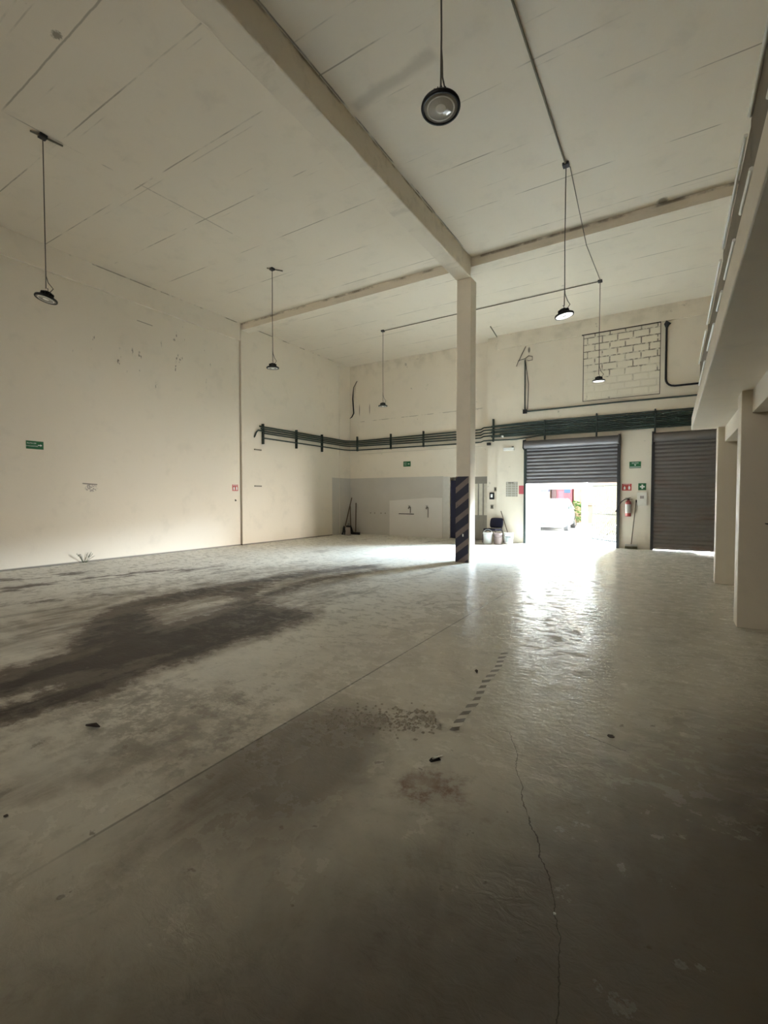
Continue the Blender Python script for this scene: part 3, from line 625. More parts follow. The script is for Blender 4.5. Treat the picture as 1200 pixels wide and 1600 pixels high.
# ================================================================= signs
M_sgreen = plain('sign green', (0.005, 0.115, 0.035), 0.45, var=0.05)
M_sred = plain('sign red', (0.42, 0.035, 0.022), 0.45, var=0.08)
M_spink = plain('faded red notice', (0.55, 0.10, 0.12), 0.5, var=0.25, scale=30)
M_sgrey = None
RY = (PI / 2, 0, PI / 2)   # faces +x (left wall)
RB = (PI / 2, 0, 0)        # faces -y (street wall)
def arrow(mb, x, z, s, y):  # right arrow in the x-z plane
    mb.prism([(x - s, z - s * .18), (x, z - s * .18), (x, z - s * .55), (x + s * .8, z), (x, z + s * .55), (x, z + s * .18), (x - s, z + s * .18)], 'y', y - 0.002, y)
def cross(mb, x, z, s, y):
    mb.box(x - s, x + s, y - 0.002, y, z - s * .34, z + s * .34); mb.box(x - s * .34, x + s * .34, y - 0.0025, y - 0.0005, z - s, z + s)
sg = thing('evacuation_sign', 'green evacuation route sign with a white arrow on the left wall', 'sign', (XL - 0.06, 4.535, 2.62), PI / 2)
MB().box(-0.16, 0.16, -0.006, 0, -0.085, 0.085).build('panel', M_sgreen, sg)
mb = MB(); arrow(mb, 0.10, 0.0, 0.045, -0.006); mb.build('arrow', M_white, sg)
lettering('RUTA DE', 0.042, M_white, sg, (-0.06, -0.0075, 0.035), RB); lettering('EVACUACION', 0.034, M_white, sg, (-0.055, -0.0075, -0.025), RB)
sg = thing('evacuation_sign', 'green sign with a white arrow above the grey painted corner wall', 'sign', (-8.76, YN, 2.81))
MB().box(-0.16, 0.16, -0.006, 0, -0.10, 0.10).build('panel', M_sgreen, sg); mb = MB(); arrow(mb, 0.08, 0.0, 0.05, -0.006); mb.build('arrow', M_white, sg)
lettering('RUTA', 0.045, M_white, sg, (-0.07, -0.0075, 0.03), RB); lettering('SALIDA', 0.034, M_white, sg, (-0.07, -0.0075, -0.035), RB)
sg = thing('exit_sign', 'green exit sign high on the wall between the two roller shutters', 'sign', (-0.925, YB, 2.46))
MB().box(-0.15, 0.15, -0.006, 0, -0.095, 0.095).build('panel', M_sgreen, sg)
lettering('SALIDA', 0.055, M_white, sg, (0, -0.0075, 0.052), RB); mb = MB(); mb.prism([(-0.03, 0.01), (0.03, 0.01), (0, -0.03)], 'y', -0.008, -0.006); mb.build('arrow', M_white, sg); MB().box(-0.14, 0.14, -0.008, -0.006, -0.07, -0.055).build('underline', M_white, sg)
sg = thing('first_aid_sign', 'green sign with a white cross above the white electrical box', 'sign', (-0.735, YB, 1.82))
MB().box(-0.10, 0.10, -0.006, 0, -0.10, 0.10).build('panel', M_sgreen, sg); mb = MB(); cross(mb, 0, 0, 0.062, -0.006); mb.build('cross', M_white, sg)
def ext_sign(x, y, z, rz, w, label):
    sg = thing('extinguisher_sign', label, 'sign', (x, y, z), rz)
    MB().box(-w, w, -0.006, 0, -0.10, 0.10).build('panel', M_sred, sg)
    mb = MB(); mb.lathe([(0, 0.05), (0.010, 0.05), (0.012, 0.03), (0.024, 0.02), (0.024, -0.05), (0, -0.05)], 12, M=Matrix.Translation((-w * .45, -0.007, -0.02)) @ Matrix.Scale(0.15, 4, (0, 1, 0)))
    mb.build('extinguisher_icon', M_white, sg)
    MB().prism([(w * .35, -0.07), (w * .7, -0.07), (w * .75, 0.0), (w * .5, 0.05), (w * .3, 0.0)], 'y', -0.008, -0.006).build('flame_icon', M_white, sg); lettering('EXTINTOR', 0.036, M_white, sg, (0, -0.0075, 0.078), RB); return sg
ext_sign(-1.135, YB, 1.81, 0, 0.125, 'red extinguisher sign above the fire extinguisher between the shutters')
ext_sign(XL - 0.06, 9.87, 1.81, PI / 2, 0.11, 'red extinguisher sign beside the groove on the left wall')
o = MB().box(-0.012, 0.012, -0.02, 0, -0.03, 0.03).tube([(0, -0.02, -0.01), (0, -0.05, -0.02), (0, -0.055, 0.01)], 0.006, 8).build('wall_hook', M_hook, None, (XL - 0.06, 9.87, 1.42)); o.rotation_euler = (0, 0, PI / 2); tag(o, 'small dark bracket on the left wall below the red sign', 'hook')
for z, lb in ((3.06, 'upper short dark metal bar on the left wall below the pipe ends'), (1.88, 'lower short dark metal bar on the left wall below the pipe ends')):
    o = MB().box(0, 0.03, -0.15, 0.15, -0.018, 0.018, bev=0.003).build('wall_bar', M_cond, None, (XL, 10.75, z)); tag(o, lb, 'bracket')
def notice_mat():
    t = NT('printed grey notice', 0.5); t.pos
    cb = t.n.new('ShaderNodeCombineXYZ'); t.l.new(t.x, cb.inputs[0]); t.l.new(t.z, cb.inputs[1])
    br = t.n.new('ShaderNodeTexBrick'); t.l.new(cb.outputs[0], br.inputs['Vector']); br.inputs['Scale'].default_value = 1
    br.inputs['Brick Width'].default_value = 0.13; br.inputs['Row Height'].default_value = 0.08; br.inputs['Mortar Size'].default_value = 0.012; br.offset = 0
    t.color(t.mix(br.outputs['Fac'], t.mix(t.noise(60, 2), (0.22, 0.20, 0.16), (0.40, 0.37, 0.31)), (0.46, 0.43, 0.37))); return t.m
nt = thing('notice_board', 'grey printed notice sheet on the wall left of the open shutter', 'notice', (-4.545, YB, 1.785))
MB().box(-0.195, 0.195, -0.008, 0, -0.245, 0.245).build('sheet', notice_mat(), nt)
MB().box(-0.12, 0.06, -0.010, -0.008, 0.205, 0.222).build('heading', M_hook, nt)
o = MB().box(-0.085, 0.085, -0.006, 0, -0.14, 0.14).build('red_notice', M_spink, None, (-4.225, YB, 1.76)); tag(o, 'small faded red notice beside the grey notice sheet', 'notice')
eb = thing('electrical_box', 'flat white box with a small grey label below the white cross sign', 'box', (-0.735, YB, 1.465))
MB().box(-0.125, 0.125, -0.06, 0, -0.195, 0.195, bev=0.008).build('case', plain('cream box', (0.74, 0.71, 0.64), 0.4), eb)
MB().box(-0.05, 0.05, -0.063, -0.06, 0.01, 0.09).build('label_plate', plain('grey label', (0.30, 0.26, 0.24), 0.5), eb)

# ================================================================= fire extinguisher
M_red = plain('red cylinder', (0.34, 0.05, 0.045), 0.3, spec=0.6); M_label = plain('silver label', (0.45, 0.45, 0.42), 0.35)
fe = thing('fire_extinguisher', 'red fire extinguisher with a grey label hanging beside the open doorway', 'extinguisher', (-1.08, YB - 0.11, 0.95))
MB().lathe([(0, 0), (0.065, 0.0), (0.078, 0.012), (0.078, 0.40), (0.066, 0.44), (0.035, 0.465), (0.028, 0.49), (0, 0.49)], 28).build('cylinder', M_red, fe)
mb = MB(); n = 14
for k in range(n):
    a0 = -PI / 2 - 1.2 + 2.4 * k / n; a1 = a0 + 2.4 / n; r = 0.0795
    mb.add([(r * math.cos(a0), r * math.sin(a0), 0.10), (r * math.cos(a1), r * math.sin(a1), 0.10), (r * math.cos(a1), r * math.sin(a1), 0.36), (r * math.cos(a0), r * math.sin(a0), 0.36)], [(0, 1, 2, 3)], True)
mb.build('label_band', M_label, fe)
MB().box(-0.03, 0.03, -0.025, 0.025, 0.49, 0.53, bev=0.006).box(-0.02, 0.12, -0.012, 0.012, 0.535, 0.547, M=Matrix.Rotation(-0.12, 4, 'Y')).box(-0.02, 0.11, -0.012, 0.012, 0.50, 0.51).build('valve', M_hook, fe)
MB().tube([(-0.02, 0, 0.51), (-0.09, -0.02, 0.50), (-0.19, -0.05, 0.42), (-0.25, -0.06, 0.32), (-0.29, -0.05, 0.22), (-0.33, -0.04, 0.13)], [0.012] * 4 + [0.014, 0.018], 10).build('hose', M_hook, fe)
MB().box(-0.03, 0.03, 0.078, 0.11, 0.30, 0.50).build('wall_bracket', M_hook, fe)

# ================================================================= push broom between the shutters
M_wood = plain('worn wood handle', (0.30, 0.22, 0.12), 0.6, var=0.25, scale=20)
M_dwood = plain('dark wood handle', (0.13, 0.09, 0.055), 0.6)
M_brist = plain('olive bristles', (0.13, 0.12, 0.06), 0.9, var=0.4, scale=60)
pb = thing('push_broom', 'push broom leaning on the wall below the electrical box', 'broom', (-0.99, YB - 0.12, 0))
MB().tube([(0, 0, 0.13), (0.11, 0.07, 1.40)], 0.013, 10).build('handle', M_dwood, pb)
MB().tube([(0.11, 0.07, 1.36), (0.11, 0.07, 1.44)], 0.018, 10).build('grip', M_hook, pb)
MB().box(-0.16, 0.16, -0.03, 0.03, 0.08, 0.14, bev=0.015).build('head', plain('grey plastic', (0.42, 0.40, 0.36), 0.5), pb)
mb = MB(); random.seed(3)
for i in range(26):
    for j in range(3):
        x = -0.15 + i * 0.012; y = -0.02 + j * 0.02; mb.tube([(x, y, 0.082), (x + random.uniform(-.01, .01), y + random.uniform(-.012, .012), 0.0)], 0.006, 4)
mb.build('bristles', M_brist, pb)

# ================================================================= brooms in the far left corner
def corner_broom(x, y, tx, ty, tz, kind, label):
    t = thing('corner_broom', label, 'broom', (x, y, 0), 0, 'cleaning tools in the far left corner')
    MB().tube([(0, 0, 0.12), ((tx - x), (ty - y), tz)], 0.023, 8).build('handle', M_dwood, t)
    mb = MB(); random.seed(int(tz * 100))
    if kind == 'broom':
        mb.tube([(0, 0, 0.10), (0, 0, 0.36)], [0.05, 0.02], 10); mb.build('collar', M_hook, t); mb = MB()
        for k in range(60):
            a = random.uniform(0, 2 * PI); r = random.uniform(0, 0.04); R = random.uniform(0.06, 0.16)
            mb.tube([(r * math.cos(a), r * math.sin(a), 0.30), (R * math.cos(a), 0.5 * R * math.sin(a), 0.0)], 0.006, 4)
        mb.build('bristles', M_hook, t)
    else:
        mb.box(-0.20, 0.20, -0.045, 0.045, 0.05, 0.10, bev=0.015); mb.build('head', M_hook, t); mb = MB()
        for i in range(30):
            for j in range(3): mb.tube([(-0.19 + i * 0.013, -0.03 + j * 0.03, 0.06), (-0.19 + i * 0.013, -0.035 + j * 0.035, 0.0)], 0.007, 4)
        mb.build('bristles', M_hook, t)
    return t
corner_broom(-11.28, 15.14, -11.22, 15.60, 1.50, 'broom', 'tallest dark broom standing in the far left corner')
corner_broom(-10.90, 15.42, -11.15, 15.80, 1.28, 'push', 'shorter dark push broom right of the corner broom')
corner_broom(-11.29, 15.62, -11.43, 15.78, 1.15, 'broom', 'leftmost thin stick broom against the left wall in the corner')
dp = thing('dustpan', 'grey standing dustpan with black handle between the corner brooms', 'dustpan', (-11.0, 15.02, 0))
MB().prism([(-0.13, 0.0), (0.13, 0.0), (0.10, 0.32), (-0.10, 0.32)], 'y', 0.0, 0.03).box(-0.13, 0.13, -0.12, 0.0, 0, 0.02).build('pan', plain('dull grey plastic', (0.33, 0.29, 0.26), 0.6), dp)
MB().box(-0.08, 0.08, -0.02, 0.05, 0.32, 0.39, bev=0.01).tube([(0, 0.015, 0.39), (0, 0.015, 0.46), (0.08, 0.015, 0.44)], 0.012, 8).build('handle', M_hook, dp)

# ================================================================= taps in the washing corner
M_brass = plain('tarnished tap metal', (0.10, 0.085, 0.065), 0.45, 0.6)
def tap(x, z, label, drip):
    t = thing('wall_tap', label, 'tap', (x, YN - 0.008, z), 0, 'taps on the pale plaster patch')
    MB().tube([(0, 0, 0), (0, -0.09, 0), (0, -0.12, -0.02), (0, -0.12, -0.06)], 0.020, 10).build('spout', M_brass, t)
    MB().tube([(0, -0.07, 0.0), (0, -0.07, 0.05)], 0.012, 8).box(-0.05, 0.05, -0.08, -0.06, 0.05, 0.062, bev=0.004).build('tap_handle', M_hook, t)
    MB().tube([(0.02, -0.01, -0.0), (0.02, -0.015, -drip)], 0.014, 8).build('supply_pipe', M_brass, t)
tap(-8.62, 1.13, 'left dark tap above the dark slot on the pale plaster patch', 0.22)
tap(-7.86, 1.13, 'right dark tap with a longer pipe on the pale plaster patch', 0.38)
o = MB().box(-9.12, -8.45, YN - 0.022, YN - 0.008, 0.855, 0.885).build('shelf_bracket', M_hook); tag(o, 'thin dark horizontal bar on the plaster patch under the left tap', 'bracket')
random.seed(8)
for x, lb in ((-10.45, 'plugged bolt hole in the grey wall nearest the corner brooms'), (-10.25, 'plugged bolt hole in the grey wall, second from the corner brooms'), (-9.95, 'plugged bolt hole in the grey wall, second from the plaster patch'), (-9.75, 'plugged bolt hole in the grey wall nearest the plaster patch')):
    o = MB().lathe([(0, 0.012), (0.02, 0.012), (0.022, 0)], 12, M=Matrix.Rotation(PI / 2, 4, 'X')).build('wall_plug', M_cond, None, (x, YN - 0.004, 0.88)); tag(o, lb, 'wall plug', 'plugged bolt holes in a row')

# ================================================================= chair, buckets and stick
M_navy = plain('navy fabric', (0.008, 0.008, 0.026), 0.9, var=0.3, scale=40, bump=0.2)
M_frame = plain('dark chair frame', (0.03, 0.022, 0.022), 0.4, 0.3)
ch = thing('visitor_chair', 'navy blue upholstered visitor chair beside the doorway', 'chair', (-5.06, 15.06, 0), -0.25)
MB().box(-0.23, 0.23, -0.22, 0.20, 0.42, 0.475, bev=0.022).build('seat', M_navy, ch)
mb = MB(); nx, nz = 9, 7; vs = []; 
for s_ in (0, 1):
    for j in range(nz):
        for i in range(nx):
            u = -1 + 2 * i / (nx - 1); v = -1 + 2 * j / (nz - 1)
            w = 0.245 * (1 - 0.06 * v * v); hx = u * w * (1 - 0.05 * (abs(v) ** 6)); z = 0.655 + v * 0.165 * (1 - 0.10 * abs(u) ** 5)
            y = 0.215 - 0.035 * (1 - u * u) + 0.03 * v + (0.045 * (1 - 0.35 * max(abs(u), abs(v)) ** 4) if s_ else 0.0)
            vs.append((hx, y, z))
fs = []
for s_ in (0, 1):
    o_ = s_ * nx * nz
    for j in range(nz - 1):
        for i in range(nx - 1):
            a = o_ + j * nx + i; fs.append((a, a + 1, a + nx + 1, a + nx))
for j in range(nz - 1):
    for i in (0, nx - 1): a = j * nx + i; fs.append((a, a + nx, a + nx + nx * nz, a + nx * nz))
for i in range(nx - 1):
    for j in (0, nz - 1): a = j * nx + i; fs.append((a, a + 1, a + 1 + nx * nz, a + nx * nz))
mb.add(vs, fs, True); mb.build('backrest', M_navy, ch)
for sx in (-1, 1):
    MB().tube([(sx * 0.24, -0.24, 0.0), (sx * 0.235, -0.20, 0.40)], 0.012, 8).build('leg', M_frame, ch)
    MB().tube([(sx * 0.24, 0.27, 0.0), (sx * 0.235, 0.20, 0.41)], 0.012, 8).build('leg', M_frame, ch)
    MB().tube([(sx * 0.19, 0.18, 0.42), (sx * 0.19, 0.24, 0.50), (sx * 0.19, 0.25, 0.62)], 0.011, 8).build('back_support', M_frame, ch)
MB().tube([(-0.235, -0.20, 0.405), (0.235, -0.20, 0.405), (0.235, 0.20, 0.41), (-0.235, 0.20, 0.41), (-0.235, -0.20, 0.405)], 0.011, 8).build('seat_frame', M_frame, ch)
M_bk = plain('white bucket plastic', (0.66, 0.68, 0.66), 0.4, var=0.06); M_bk2 = plain('stained pinkish bucket plastic', (0.30, 0.23, 0.22), 0.5, var=0.3, scale=14)
M_print = plain('printed label', (0.35, 0.37, 0.36), 0.5, var=0.35, scale=45)
def bucket(x, y, r, h, mat, label, lab=False, handle_up=False, rz=0.0):
    t = thing('bucket', label, 'bucket', (x, y, 0), rz, 'buckets beside the chair')
    MB().lathe([(0, 0.006), (r * .82, 0.006), (r * .84, 0.0), (r * .86, 0.01), (r * .98, h - 0.06), (r * 1.04, h - 0.058), (r * 1.04, h - 0.045), (r * .99, h - 0.043), (r, h - 0.008), (r * 1.05, h - 0.006), (r * 1.05, h), (r * .96, h), (r * .82, 0.02), (0, 0.02)], 32).build('body', mat, t)
    if handle_up: pts = [(r * 1.05 * math.cos(a), 0.02, h - 0.05 + 0.15 * math.sin(a)) for a in [PI * k / 10 for k in range(11)]]
    else: pts = [(r * 1.07 * math.cos(a), -r * 1.07 * math.sin(a), h - 0.05 - 0.09 * math.sin(a)) for a in [PI * k / 10 for k in range(11)]]
    MB().tube(pts, 0.005, 6).build('handle', M_frame if not handle_up else M_white, t)
    if lab:
        mb = MB(); n = 10
        for k in range(n):
            a0 = -PI / 2 - 0.75 + 1.5 * k / n; a1 = a0 + 1.5 / n; r0 = r * .90 + 0.004; r1 = r * .955 + 0.004
            mb.add([(r0 * math.cos(a0), r0 * math.sin(a0), 0.08), (r0 * math.cos(a1), r0 * math.sin(a1), 0.08), (r1 * math.cos(a1), r1 * math.sin(a1), h - 0.11), (r1 * math.cos(a0), r1 * math.sin(a0), h - 0.11)], [(0, 1, 2, 3)], True)
        mb.build('label_band', M_print, t)
    return t
bucket(-5.07, 14.60, 0.145, 0.37, M_bk, 'plain white bucket in front of the navy chair', handle_up=True, rz=0.3)
bucket(-4.755, 14.68, 0.135, 0.36, M_bk2, 'stained brownish bucket in the middle of the three', rz=0.2)
bucket(-4.46, 14.86, 0.145, 0.37, M_bk, 'white bucket with a printed label, nearest the doorway', lab=True, rz=0.3)
o = MB().tube([(-4.47, 15.13, 0.0), (-4.66, 15.24, 0.5), (-4.90, 15.42, 1.05)], 0.014, 8).build('mop_stick', M_dwood); tag(o, 'dark wooden stick leaning on the wall behind the labelled bucket', 'stick')

# ================================================================= small things on the floor
M_leaf = plain('weed green', (0.05, 0.075, 0.03), 0.7, var=0.3)
wd = thing('weed', 'small dark weed growing at the foot of the left wall', 'plant', (XL - 0.03, 5.47, 0.0))
mb = MB(); lf = MB(); random.seed(5)
for k in range(9):
    a = random.uniform(-1.2, 1.2); h = random.uniform(0.08, 0.24); dy = random.uniform(-0.22, 0.16); dx = random.uniform(0.02, 0.10)
    p = [(0.0, dy * 0.2, 0), (dx * .5, dy * .6, h * .6), (dx, dy, h)]; mb.tube(p, 0.0035, 5)
    for q in range(5):
        c = Vector(p[1]).lerp(Vector(p[2]), q / 4); s = random.uniform(0.012, 0.026); R = Matrix.Translation(c) @ Matrix.Rotation(random.uniform(0, 6.28), 4, 'Z') @ Matrix.Rotation(random.uniform(-.8, .8), 4, 'X')
        lf.add([(0, 0, 0), (s, s * .4, 0.002), (s * 2, 0, 0), (s, -s * .4, 0.002)], [(0, 1, 2, 3)], False, 0, R)
mb.build('stem', M_leaf, wd); lf.build('leaves', M_leaf, wd, fix=False)
# torn packet near the rust ring
cp = thing('torn_wrapper', 'torn black and silver wrapper lying by the rust ring', 'litter', (-1.125, 2.375, 0.0), 0.9)
MB().prism([(-0.035, 0.0), (0.03, 0.0), (0.02, 0.018), (-0.02, 0.012)], 'y', -0.012, 0.012).build('black_side', M_hook, cp)
MB().prism([(-0.02, 0.012), (0.035, 0.016), (0.045, 0.022), (-0.01, 0.020)], 'y', -0.010, 0.004).prism([(0.01, 0.002), (0.045, 0.002), (0.04, 0.010), (0.012, 0.010)], 'y', 0.012, 0.02).build('silver_side', M_chrome, cp)
def chip(x, y, s, mat, name, label, cat, seed, flat=0.35):
    random.seed(seed); bm = bmesh.new(); bmesh.ops.create_icosphere(bm, subdivisions=1, radius=s)
    for v in bm.verts: v.co *= random.uniform(0.7, 1.2); v.co.z *= flat
    zmin = min(v.co.z for v in bm.verts); bm.verts.index_update()
    mb = MB(); mb.add([(v.co.x, v.co.y, v.co.z - zmin) for v in bm.verts], [[q.index for q in f.verts] for f in bm.faces]); bm.free()
    return tag(mb.build(name, mat, None, (x, y, 0)), label, cat)
chip(-0.335, 1.708, 0.006, M_white, 'white_pebble', 'tiny white pebble beside the long floor crack', 'pebble', 1, 0.8)
M_rust = plain('rusty scrap', (0.05, 0.035, 0.025), 0.8)
o = MB().tube([(-0.06, 0, 0.008), (0.0, 0.015, 0.010), (0.05, 0.0, 0.012)], [0.006, 0.014, 0.004], 8).build('bent_bolt', M_rust, None, (-3.18, 1.54, 0.004)); o.rotation_euler = (0, 0, 0.3); tag(o, 'rusty bent bolt lying on the bare concrete at lower left', 'bolt')
o = MB().add([(-0.05, -0.008, 0.003), (0, -0.016, 0.012), (0.05, 0.002, 0.004), (0.0, 0.014, 0.010)], [(0, 1, 2, 3)]).add([(-0.05, -0.008, 0.001), (0, -0.016, 0.010), (0.05, 0.002, 0.002), (0.0, 0.014, 0.008)], [(0, 3, 2, 1)]).build('dry_leaf', M_rust, None, (-1.41, 3.79, 0)); o.rotation_euler = (0, 0, 1.9); tag(o, 'dark dry leaf beside the worn striped floor tape', 'leaf')
chip(-2.64, 0.885, 0.012, M_rust, 'dark_stone', 'small dark stone at the left edge of the nearest floor', 'stone', 4)
chip(-0.30, 3.19, 0.022, M_rust, 'flat_chip', 'flat dark chip beside the short crack in the shiny floor', 'stone', 5, 0.2)
# crumbled plaster
M_crumb = plain('plaster crumbs', (0.44, 0.40, 0.33), 0.9, var=0.5, scale=50)
mb = MB(); random.seed(11)
for k in range(420):
    u = random.random(); a = random.gauss(0, 0.10); x = -1.95 + 0.62 * u + a * 0.55; y = 2.40 + 0.42 * u - a * 0.7
    s = random.uniform(0.003, 0.010) * (0.6 + u); h = s * random.uniform(0.5, 1.1)
    mb.add([(x - s, y - s * .8, 0), (x + s, y - s, 0), (x + s * .9, y + s, 0), (x - s * .8, y + s * .9, 0), (x - s * .3, y, h), (x + s * .4, y + s * .2, h * .9)], [(0, 1, 5, 4), (1, 2, 5), (2, 3, 4, 5), (3, 0, 4)])
o = mb.build('plaster_crumbs', M_crumb); o['kind'] = 'stuff'; tag(o, 'scattered plaster crumbs beside the floor joint', 'rubble')
# worn hazard tape stuck to the floor
def tape_mat():
    t = NT('worn striped floor tape', 0.5); t.pos
    tc = t.n.new('ShaderNodeTexCoord'); sp = t.n.new('ShaderNodeSeparateXYZ'); t.l.new(tc.outputs['Object'], sp.inputs[0])
    f = t.math('FRACT', t.math('DIVIDE', t.math('ADD', sp.outputs[0], t.math('MULTIPLY', sp.outputs[1], 0.8)), 0.125))
    k = t.math('LESS_THAN', f, 0.5)
    t.color(t.mix(k, t.mix(t.noise(30, 3), (0.55, 0.53, 0.46), (0.72, 0.70, 0.63)), t.mix(t.noise(30, 3), (0.16, 0.145, 0.12), (0.24, 0.22, 0.19)))); return t.m
p0 = Vector((-1.165, 2.74, 0)); p1 = Vector((-1.34, 4.42, 0)); L = (p1 - p0).length
mb = MB(); random.seed(2); n = 30; vs = []
for i in range(n + 1):
    u = L * i / n; w0 = 0.028 + random.uniform(-.008, .006); w1 = 0.028 + random.uniform(-.008, .006); off = 0.01 * math.sin(i * 0.5)
    vs += [(u, off - w0, 0.0012), (u, off + w1, 0.0012)]
mb.add(vs, [(2 * i, 2 * i + 2, 2 * i + 3, 2 * i + 1) for i in range(n)])
o = mb.build('floor_tape', tape_mat(), None, tuple(p0)); o.rotation_euler = (0, 0, math.atan2(p1.y - p0.y, p1.x - p0.x)); tag(o, 'worn striped tape strip stuck to the floor', 'tape')

# ================================================================= outside: forecourt, gate, car, greenery, houses
t = NT('sunlit concrete pavement', 0.8); t.pos
t.color(t.mix(t.noise(1.2, 5), (0.48, 0.47, 0.45), (0.60, 0.59, 0.56))); M_pave = t.m
struct(MB().box(-45, 45, YN + 0.0, 60, -0.2, -0.005).build('ground', M_pave))
struct(MB().box(-12, 12, YN + 0.02, 18.55, -0.004, -0.0005).box(-2.66, 12, 18.55, 24.0, -0.004, -0.0005).build('trim_7', plain('added dark apron', (0.085, 0.085, 0.085), 0.9)))  # added dark slab, cuts the light bouncing up onto the gate
# mesh gate leaf swung outwards
M_gate = plain('cream gate paint', (0.15, 0.135, 0.075), 0.5, var=0.2); M_gate_d = plain('dark gate edge', (0.018, 0.022, 0.014), 0.5)
ga, gb = Vector((-1.42, 16.45, 0)), Vector((-2.35, 17.62, 0)); gl = (gb - ga).length
gt = thing('mesh_gate', 'cream expanded metal gate leaf standing open outside the doorway', 'gate', tuple(ga), math.atan2(gb.y - ga.y, gb.x - ga.x))
mb = MB()
for x in (0.0, gl): mb.box(x - 0.02, x + 0.02, -0.004, 0.004, 0.06, 1.92)
for z in (0.08, 0.95, 1.90): mb.box(0, gl, -0.004, 0.004, z - 0.02, z + 0.02)
mb.build('gate_frame', M_gate_d, gt); MB().box(-0.06, -0.02, -0.03, 0.03, 0, 2.0).build('gate_post', M_gate_d, gt); MB().tube([(gl, 0, 0.06), (gl, 0, -0.005)], 0.012, 8).build('drop_bolt', M_gate_d, gt)
mb = MB()
for z0, z1, dx in ((0.12, 0.90, 0.55), (0.12, 0.90, 0.15)): mb.tube([(gl - 0.15 - dx * .0, 0.015, z0) if dx > .3 else (gl * .62, 0.015, z0), (gl * .25, 0.015, z1) if dx > .3 else (0.1, 0.015, 0.62)], 0.02, 6)
mb.build('brace', plain('pale brace', (0.35, 0.33, 0.24), 0.5), gt)
mb = MB(); cw, chh, th = 0.105, 0.075, 0.018
def bar(p, q):
    d = (Vector(q) - Vector(p)); 
    a = math.atan2(d.z, d.x); M = Matrix.Translation(p) @ Matrix.Rotation(-a, 4, 'Y'); mb.box(0, d.length, -0.001, 0.001, -th, th, M=M)
rows = int(1.8 / chh); cols_ = int(gl / cw)
for j in range(rows):
    for i in range(cols_ + 1):
        x = i * cw + (cw / 2 if j % 2 else 0); z = 0.10 + j * chh
        if x > gl: continue
        if x - cw / 2 >= 0: bar((x, 0, z), (x - cw / 2, 0, z + chh))
        if x + cw / 2 <= gl: bar((x, 0, z), (x + cw / 2, 0, z + chh))
mb.build('mesh_panel', M_gate, gt)
# white gateway framing the street
M_wh = plain('white limewash', (0.84, 0.84, 0.82), 0.8, var=0.04)
gw = thing('street_gateway', 'white walled gateway with a low beam framing the view of the car', 'gateway', (-3.6, 18.6, 0))
MB().box(-2.6, -0.80, 0, 0.2, 0, 2.45).build('left_wall', M_wh, gw); MB().box(0.75, 0.92, 0, 0.2, 0, 2.45).build('right_post', M_wh, gw); MB().box(-0.80, 0.75, 0, 0.2, 1.84, 2.45).build('beam', M_wh, gw)
o = MB().lathe([(0, 0), (0.06, 0), (0.06, 0.88), (0.03, 0.92), (0, 0.92)], 16).build('bollard', plain('grey bollard', (0.07, 0.08, 0.08), 0.6), None, (-3.34, 23.3, 0)); tag(o, 'slim dark bollard seen between the gateway and the mesh gate', 'bollard')
